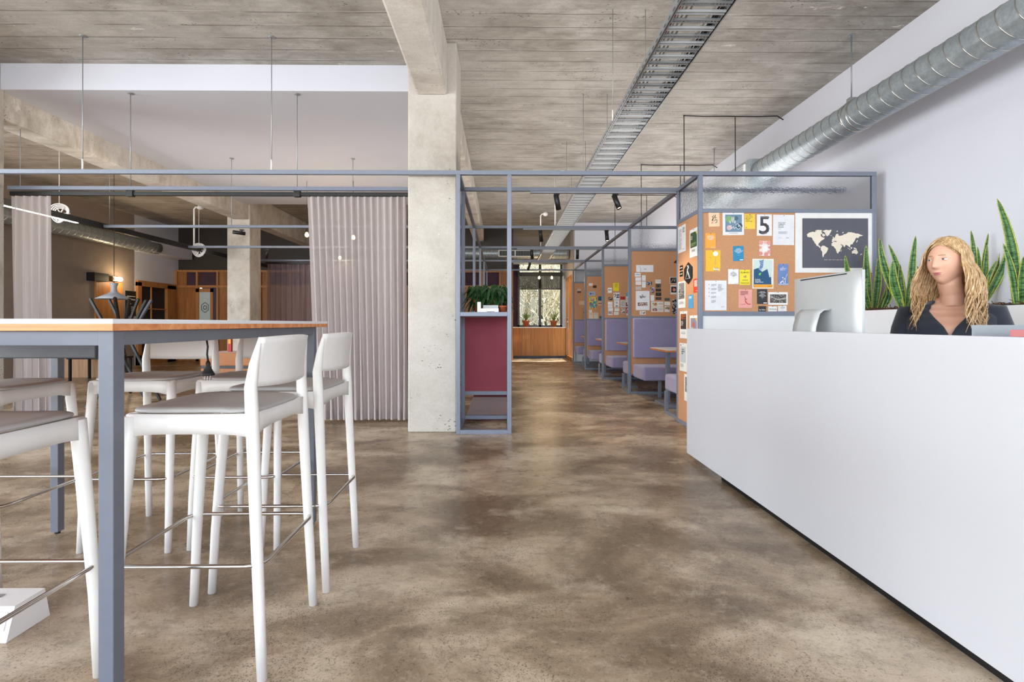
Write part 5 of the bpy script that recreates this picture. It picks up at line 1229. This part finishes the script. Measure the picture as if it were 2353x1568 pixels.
for x in (-7.93, -7.15):
    for y in (9.22, 9.65): b = MB(); b.box((x, y, 0), (x + .035, y + .035, .40), 'black'); b.build('leg', t)

# ================================================================== THINGS ON THE SHELF UNIT
def shelf_plant(px, y, n, seed, label, rx):
    x = at(px, 715, y).x; t = thing('potted_foliage_plant', label, 'potted plant', (x, y, 1.16), 'leafy plants on the shelf unit')
    b = MB(); b.lathe([(.055, 0), (.078, .10), (.086, .10), (.088, .135), (.078, .135), (.074, .11), (.0, .11)], (x, y, 1.16), 'terracotta', 28); b.build('pot', t)
    r = random.Random(seed); b = MB(); b2 = MB()
    for i in range(n):
        a = r.uniform(0, 2 * PI); out = r.uniform(.05, rx) * (1 if abs(math.sin(a)) < .7 else .7); hh = r.uniform(.02, .17); dr = r.uniform(.02, .22) * out / rx
        p0 = Vector((x, y, 1.275)); top = p0 + Vector((out * .5 * math.cos(a), out * .5 * math.sin(a), hh)); e = p0 + Vector((out * math.cos(a), out * math.sin(a), hh - dr))
        mid = (top + e) / 2 + Vector((0, 0, .02))
        b2.tube([p0, (p0 + top) / 2 + Vector((0, 0, .02)), top], .0022, 'olive', 5)
        d = (e - top).normalized(); d = (d + Vector((r.uniform(-.5, .5), r.uniform(-.5, .5), r.uniform(-.3, .3)))).normalized(); sd = d.cross(Vector((r.uniform(-.4, .4), r.uniform(-.4, .4), 1))).normalized(); w_ = r.uniform(.011, .02); L_ = r.uniform(.07, .14)
        s0 = top; ns = 6; vs = []
        for k in range(ns + 1):
            s = k / ns; c = s0 + d * L_ * s + Vector((0, 0, -.05 * s * s)); ww = w_ * math.sin(PI * min(.98, s * .95 + .05)) ** .7
            vs += [c - sd * ww, c + Vector((0, 0, -ww * .3)), c + sd * ww]
        b.add(vs, [(3 * k + j, 3 * k + j + 1, 3 * k + 4 + j, 3 * k + 3 + j) for k in range(ns) for j in (0, 1)], 'fern', True)
    b2.build('stems', t); b.build('leaves', t)
shelf_plant(1104, 5.12, 150, 1, 'leafy dark green plant in a terracotta pot on the shelf unit, left one', .24)
shelf_plant(1140, 5.06, 150, 2, 'leafy dark green plant in a terracotta pot on the shelf unit, right one', .2)
b = MB(); b.lathe([(.03, 0), (.038, .05), (.042, .05), (.042, .065), (.0, .06)], (at(1156, 715, 4.9).x, 4.9, 1.16), 'terracotta', 20); b.build('small_pot', label='tiny terracotta pot at the right end of the shelf top', cat='pot')
t = thing('card_holder', 'white card holder with upright end on the shelf unit before the plants', 'card holder', (-.2, 4.85, 1.16))
xa, xb, xc = at(1097, 715, 4.82).x, at(1105, 715, 4.82).x, at(1146, 715, 4.82).x
b = MB(); b.box((xa, 4.8, 1.16), (xb, 4.9, 1.258), 'white_plastic'); b.box((xb, 4.8, 1.16), (xc, 4.9, 1.196), 'white_plastic'); b.build('body', t, bevel=.003)
b = MB(); b.box((xb + .06, 4.798, 1.163), (xc - .04, 4.8005, 1.167), '#55555a'); b.build('slot', t)
b = MB(); b.box((xb + .02, 4.85, 1.19), (xc - .005, 4.856, 1.228), '#b4b4b8'); b.build('card_stack', t)

# ================================================================== SEATED PERSON
HC = at(2176, 603, 2.55)
pr_ = thing('person', 'woman with long wavy blond hair and a dark navy cardigan sitting behind the reception desk', 'person', (HC.x + .06, 2.55, 0))
def frame(fx, fy):
    f_ = Vector((fx, fy, 0)).normalized(); r_ = Vector((-f_.y, f_.x, 0)) * -1
    return f_, r_
hf, hr = frame(-.95, -.31); tf, trr = frame(-.66, -.75); UPV = Vector((0, 0, 1))
def headpt(th, ph, infl=0.0):
    sx, sy, sz = math.sin(th) * math.sin(ph), math.sin(th) * math.cos(ph), math.cos(th)
    x, y, z = .073 * sx, .094 * sy, .120 * sz
    if z < 0:
        t_ = -z / .12; x *= 1 - .30 * t_ ** 1.6
        if y < 0: y *= 1 - .45 * t_
        if y > 0: y *= 1 - .06 * t_
    g = lambda v, c, s: math.exp(-((v - c) / s) ** 2)
    if sy > 0:
        y *= .97
        if -.040 < z < .034:
            t_ = (.034 - z) / .066; k = t_ ** 1.25 if z > -.030 else max(0, (z + .040) / .010) * .95
            y += .025 * k * g(x, 0, .0075 + .0065 * min(t_, 1)) * sy
        y -= .009 * (g(x, .031, .015) + g(x, -.031, .015)) * g(z, .014, .012) * sy
        y += .0035 * g(z, .034, .010) * g(x, 0, .05)
        y += .0055 * g(x, 0, .021) * (g(z, -.056, .0055) + 1.1 * g(z, -.068, .006)) - .003 * g(z, -.062, .002) * g(x, 0, .02)
        y += .008 * g(x, 0, .022) * g(z, -.098, .018)
        y += .004 * (g(x, .045, .018) + g(x, -.045, .018)) * g(z, -.018, .02)
    p = Vector((x, y, z)); p += p.normalized() * infl
    return HC + hr * p.x + hf * p.y + UPV * p.z
body = MB()
body.grid(lambda u, v: headpt(max(1e-3, PI * v), 2 * PI * u), 96, 96, 'skin')
NB = HC + Vector((.03, .0, -.205)) - hf * .0 + Vector((0.01, 0.015, 0))
body.tube([HC - hf * .022 + Vector((0, 0, -.05)), HC - hf * .02 + Vector((0, 0, -.11)), NB + Vector((0, 0, .04)), NB + Vector((0, 0, -.02))], [.05, .049, .05, .054], 'skin', 20)
TCx = Vector((NB.x + .005, NB.y + .02, 0))
def ring(z, rx, ry, fwd=0.0):
    return (TCx + tf * fwd + UPV * z, rx, ry)
TR = [ring(.52, .16, .12), ring(.60, .175, .125), ring(.72, .145, .105), ring(.84, .14, .10, .005), ring(.95, .158, .115, .012), ring(1.03, .170, .115, .012), ring(1.075, .180, .098, .004), ring(1.11, .165, .080, -.004), ring(1.14, .115, .068, -.010), ring(1.165, .07, .058, -.014), ring(1.185, .052, .05, -.016)]
def torso(u, v, infl=0.0, z0=0, a=None):
    x = v * (len(TR) - 1); i = min(int(x), len(TR) - 2); f_ = x - i; f_ = f_ * f_ * (3 - 2 * f_)
    c = TR[i][0].lerp(TR[i + 1][0], f_); rx = TR[i][1] * (1 - f_) + TR[i + 1][1] * f_ + infl; ry = TR[i][2] * (1 - f_) + TR[i + 1][2] * f_ + infl
    c.z = TR[i][0].z + (TR[i + 1][0].z - TR[i][0].z) * (x - i)
    an = 2 * PI * u if a is None else a
    s, co_ = math.sin(an), math.cos(an)
    bust = 0
    if TR[0][0].z and co_ > 0: bust = .016 * math.exp(-((c.z - .97) / .05) ** 2) * co_ * (abs(s) * 1.4 if abs(s) < .7 else .9)
    return c + trr * (rx * math.copysign(abs(s) ** .9, s)) + tf * (ry * math.copysign(abs(co_) ** .85, co_) + bust)
body.grid(lambda u, v: torso(u, v), 48, 40, 'skin')
for vv in (0, 1): body.add([torso(k / 48, vv) for k in range(48)], [tuple(range(48)) if vv else tuple(reversed(range(48)))], 'skin')
arms = []
for s in (-1, 1):
    sh = TCx + trr * (.165 * s) + UPV * 1.088 - tf * .005
    el = sh + trr * (.055 * s) + tf * .06 + UPV * -.27
    tgt = Vector((1.83, 2.40 + (.20 if s > 0 else -.10), .775))
    if (tgt - el).length > .25: wr = el + (tgt - el).normalized() * .245
    else: wr = tgt
    arms.append((sh, el, wr))
    body.tube([sh - trr * (.03 * s), sh, sh.lerp(el, .5), el, el.lerp(wr, .4), wr], [.052, .054, .045, .038, .036, .025], 'skin', 16)
    d = (wr - el); d.z *= .3; d.normalize(); sd = d.cross(UPV).normalized()
    body.tube([wr, wr + d * .035, wr + d * .08], [.024, .036, .032], 'skin', 12, flat=.5)
    for k in range(4):
        o_ = sd * (.026 - .0175 * k); L_ = (.07, .078, .072, .055)[k]; q0 = wr + d * .078 + o_
        body.tube([q0, q0 + d * L_ * .45 + UPV * .006, q0 + d * L_ * .8 - UPV * .008, q0 + d * L_ - UPV * .02], [.009, .0085, .0075, .006], 'skin', 8)
    q0 = wr + d * .03 + sd * (.03 * (1 if s < 0 else -1)); body.tube([q0, q0 + d * .03 + sd * (.018 * (1 if s < 0 else -1)), q0 + d * .06 + sd * (.022 * (1 if s < 0 else -1)) - UPV * .008], [.011, .0095, .007], 'skin', 8)
    hip = TCx + trr * (.09 * s) + UPV * .58; kn = hip + tf * .40 + trr * (.03 * s) + UPV * -.03; an_ = kn + UPV * -.40 - tf * .05
    body.tube([hip, hip.lerp(kn, .5), kn, kn.lerp(an_, .35), an_, an_ + UPV * -.06], [.085, .075, .055, .055, .036, .035], '#232530', 16)
    body.tube([an_ + UPV * -.09 - tf * .05, an_ + UPV * -.09 + tf * .05, an_ + UPV * -.10 + tf * .15], [.034, .038, .024], '#232530', 12)
bo = body.build('body', pr_)
md = bo.modifiers.new('one_skin', 'REMESH'); md.mode = 'VOXEL'; md.voxel_size = .0042; md.use_smooth_shade = True
md = bo.modifiers.new('soften', 'SMOOTH'); md.factor = .5; md.iterations = 2
# eyes, brows, lips
for s in (-1, 1):
    e = HC + hr * (.031 * s) + hf * .0715 + UPV * .010
    b = MB(); b.lathe([(0.0001, -.0115)] + [(.0115 * math.sin(PI * k / 12), -.0115 * math.cos(PI * k / 12)) for k in range(1, 12)] + [(.0001, .0115)], e, 'eye', 18, hf)
    b.lathe([(.0048, .0105), (.0046, .0122), (.0001, .0124)], e, 'iris', 14, hf); b.build('eye', pr_)
    b = MB()
    for lo, hi in ((math.radians(16), math.radians(92)), (math.radians(-92), math.radians(-17))):
        b.grid(lambda u, v: e + (hf * math.cos(lo + (hi - lo) * v) * math.cos((u - .5) * 2.9) + hr * math.sin((u - .5) * 2.9) * (math.cos(lo + (hi - lo) * v)) + UPV * math.sin(lo + (hi - lo) * v)) * .0124, 16, 8, 'skin')
    b.build('eyelids', pr_)
    b = MB(); b.tube([headpt(1.32, s * a_, .0015) for a_ in (.18, .32, .46, .58)], [.0012, .0019, .0017, .0008], '#9a7550', 6); b.build('eyebrow', pr_)
    b = MB(); lo = math.radians(16); b.tube([e + (hf * math.cos(lo) * math.cos(q_) + hr * math.sin(q_) * math.cos(lo) + UPV * math.sin(lo)) * .0127 for q_ in (-1.15, -.7, -.2, .3, .8, 1.2)], .0008, '#4a3428', 6); b.build('eyelash', pr_)
b = MB()
b.tube([headpt(2.075, a_, -.0006) for a_ in (-.33, -.17, 0, .17, .33)], [.0010, .0032, .0034, .0032, .0010], 'lip', 8)
b.tube([headpt(2.15, a_, -.0006) for a_ in (-.30, -.15, 0, .15, .30)], [.0010, .0036, .0042, .0036, .0010], 'lip', 8); b.build('lips', pr_)
# cardigan
b = MB()
def card(u, v):
    vv = .12 + v * .80; z = .52 + 0
    op = .02 + max(0, (v - .42) / .58) * .75
    a_ = op + (2 * PI - 2 * op) * u
    return torso(0, vv, .013, a=a_)
b.grid(card, 64, 40, 'navy'); 
co_ = b.build('cardigan', pr_, solid=.006, label='dark navy knit cardigan with deep V neck')
for (sh, el, wr) in arms:
    b = MB(); c_ = (sh + TCx + UPV * 1.10) / 2; c_ = sh.lerp(Vector((TCx.x, TCx.y, 1.10)), .35)
    b.tube([c_, sh + UPV * .002, sh.lerp(el, .25), sh.lerp(el, .6), el, el.lerp(wr, .4), wr], [.062, .068, .064, .057, .052, .045, .036], 'navy', 24); b.build('sleeve', pr_)
# hair
b = MB()
def cap(u, v):
    ph = math.radians(58) + math.radians(230) * u; th = .02 + (1.75 + .25 * math.sin(PI * u)) * v
    fr = math.cos(ph)
    return headpt(th, ph, .012 + .006 * math.sin(9 * PI * u) ** 2 * v)
b.grid(cap, 60, 26, 'hair')
def fringe(u, v):
    p_ = -78 + 140 * u; tm = .80 + .52 * (abs(p_ + 4) / 66) ** 1.7
    return headpt(.02 + tm * v, math.radians(p_), .0045 + .008 * (1 - v) + .0012 * math.sin(p_ * 1.1 + 5 * v))
b.grid(fringe, 70, 14, 'hair')
r = random.Random(11)
for i in range(520):
    a_ = r.uniform(60, 290); ph = math.radians(a_); side = -1 if a_ > 180 else 1
    th0 = r.uniform(.12, .9); pts = []
    for k in range(6): pts.append(headpt(th0 + (1.62 - th0) * k / 5, ph + r.uniform(-.01, .01), .011 + .011 * k / 5 + r.uniform(0, .004)))
    front = max(0, math.cos(ph)); end = r.uniform(1.005, 1.12)
    p = pts[-1].copy(); out = (p - HC); out.z = 0; out.normalize()
    fw = r.uniform(.03, .09) if abs(a_ - 180) > 55 else -.01
    wv = r.uniform(0, 6.28); fq = r.uniform(26, 38); am_ = r.uniform(.008, .02); n = 14; zs = p.z
    lat = out.cross(UPV)
    for k in range(1, n + 1):
        s = k / n; z = zs + (end - zs) * s; body_push = max(0, min(1, (1.21 - z) / .12))
        o_ = out * (.022 * math.sin(PI * min(1, s * 1.3)) + .035 * s) + tf * (fw * body_push * 1.35) + lat * am_ * math.sin(fq * (zs - z) + wv) * (s ** .5) + out * am_ * math.cos(fq * (zs - z) + wv) * (s ** .5)
        pts.append(Vector((p.x, p.y, z)) + o_)
    w_ = r.uniform(.0022, .005); m_ = len(pts)
    b.tube(pts, [w_ * (.55 + .6 * math.sin(PI * min(1, k / m_ * 1.2))) * (1 if k < m_ - 3 else (m_ - k) / 4) + .0006 for k in range(m_)], 'hair', 5, flat=.6)
for i in range(260):
    p0 = r.uniform(-62, 46); sd_ = -1 if p0 < 8 else 1; t0 = r.uniform(.08, .74 + .4 * (abs(p0 + 4) / 66) ** 1.7); pe = -86 if sd_ < 0 else 68; te = 1.25 + .35 * t0
    pts = []
    for k in range(9):
        s = k / 8; pts.append(headpt(t0 + (te - t0) * (s ** 1.25), math.radians(p0 + (pe - p0) * (s ** .8)), .0105 + .004 * math.sin(PI * s) + .001 * math.sin(i + 7 * s)))
    b.tube(pts, [.0008] + [.0030] * 7 + [.0018], 'hair', 5, flat=.6)
b.build('hair', pr_, label='long wavy blond hair')
# office chair
t = thing('office_chair', 'dark swivel office chair under the seated woman behind the desk', 'chair', (TCx.x, TCx.y, 0))
c = TCx
b = MB(); b.grid(lambda u, v: c + UPV * (.44 + .03 * math.sin(PI * v)) + Vector((math.copysign(abs(math.cos(2*PI*u))**.5, math.cos(2*PI*u)) * .23 * math.sin(PI * v) ** .4, math.copysign(abs(math.sin(2*PI*u))**.5, math.sin(2*PI*u)) * .23 * math.sin(PI * v) ** .4, .03 * -math.cos(PI * v))), 32, 10, 'black_rubber'); b.build('seat', t)
b = MB(); b.grid(lambda u, v: c - tf * (.20 + .03 * math.cos((u - .5) * 2.4)) + trr * ((u - .5) * .36) + UPV * (.55 + .36 * v), 10, 8, 'black_rubber'); b.build('backrest', t, solid=.03)
b = MB(); b.tube([c + UPV * .08, c + UPV * .43], .028, 'chrome', 14); b.build('gas_lift', t)
b = MB()
for k in range(5):
    a_ = 2 * PI * k / 5; e = c + Vector((.28 * math.cos(a_), .28 * math.sin(a_), .06)); b.tube([c + UPV * .09, e], [.025, .016], 'black', 8)
b.build('star_base', t)
for k in range(5):
    a_ = 2 * PI * k / 5; e = c + Vector((.28 * math.cos(a_), .28 * math.sin(a_), .03))
    b = MB(); b.lathe([(.03, -.012), (.03, .012)], e, 'black_rubber', 14, (math.sin(a_), -math.cos(a_), 0)); b.build('castor', t)
# ================================================================== CAMERA, LIGHT, RENDER LOOK
cam = bpy.data.cameras.new('camera'); co = bpy.data.objects.new('camera', cam); COL.objects.link(co)
cam.sensor_fit = 'HORIZONTAL'; cam.sensor_width = 36; cam.lens = 36 * F / 2353
cam.shift_x = (1176.5 - 1167) / 2353; cam.shift_y = -(784 - 744) / 2353
cam.clip_start = .05; co.location = (0, 0, EYE); co.rotation_euler = (PI / 2, 0, -TH); sc.camera = co
def light(typ, name, loc, power, col=(1, 1, 1), size=None, rot=(0, 0, 0), **k):
    l = bpy.data.lights.new(name, typ); l.energy = power; l.color = col
    if typ == 'AREA':
        l.shape = 'RECTANGLE'; l.size, l.size_y = size
    elif size: l.shadow_soft_size = size
    for a, v in k.items(): setattr(l, a, v)
    o = bpy.data.objects.new(name, l); COL.objects.link(o); o.location = loc; o.rotation_euler = rot; return o
for a, c in WIN:
    light('AREA', 'unseen_window_light', ((a + c) / 2, -3.52, 1.85), 49 * (c - a), (.93, .96, 1), (c - a, 3.0), (PI / 2 + .35, 0, 0))
light('AREA', 'added_up_fill', (-3, 7.8, 2.62), 22, (1, .93, .85), (5, 3), (PI, 0, 0))  # added upward fill for the left ceiling, no fixture there
for y0, y1 in ((-3.1, .5), (.8, 4.6)): light('AREA', 'unseen_window_light', (-9.4, (y0 + y1) / 2, 1.95), 125 * (y1 - y0), (.93, .96, 1), (2.9, y1 - y0), (PI / 2 + .15, 0, -PI / 2))  # lamps of the added side windows, brighten right wall and desk front
light('AREA', 'added_up_fill', (.8, 8.0, 2.62), 55, (1, .95, .9), (2, 8), (PI, 0, 0))  # added fill over the walkway, lifts the ceiling
light('AREA', 'added_up_fill', (2.9, 9, 2.62), 50, (1, .97, .95), (1, 7), (PI, 0, 0))  # added fill above the booths, lifts the upper right wall
light('AREA', 'added_up_fill', (0, 1.2, 2.9), 75, (1, .98, .96), (6, 4), (PI, 0, 0))  # added fill for the near ceiling, no fixture there
light('AREA', 'added_up_fill', (-7.4, 9, 2.7), 16, (1, .74, .48), (2, 6), (PI, 0, 0))  # added warm fill for the left room ceiling
light('SUN', 'sun', (0, 0, 30), 20, (1, .95, .86), angle=.01).rotation_euler = Vector((-.85, .05, -.55)).to_track_quat('-Z', 'Y').to_euler()
w = bpy.data.worlds.new('world'); sc.world = w; w.use_nodes = True
nt = w.node_tree; bg = nt.nodes['Background']
sk = nt.nodes.new('ShaderNodeTexSky'); sk.sky_type = 'NISHITA'; sk.sun_disc = False; sk.sun_elevation = .7
nt.links.new(sk.outputs[0], bg.inputs[0]); bg.inputs[1].default_value = .6
sc.view_settings.view_transform = 'Standard'; sc.view_settings.look = 'None'
sc.view_settings.gamma = 1; sc.view_settings.exposure = EXPO
sc.view_settings.use_curve_mapping = False
sc.cycles.max_bounces = 8; sc.cycles.diffuse_bounces = 4; sc.cycles.glossy_bounces = 3; sc.cycles.transparent_max_bounces = 12
sc.cycles.use_adaptive_sampling = True; sc.cycles.adaptive_threshold = .07; sc.cycles.adaptive_min_samples = 16
sc.cycles.sample_clamp_indirect = 6
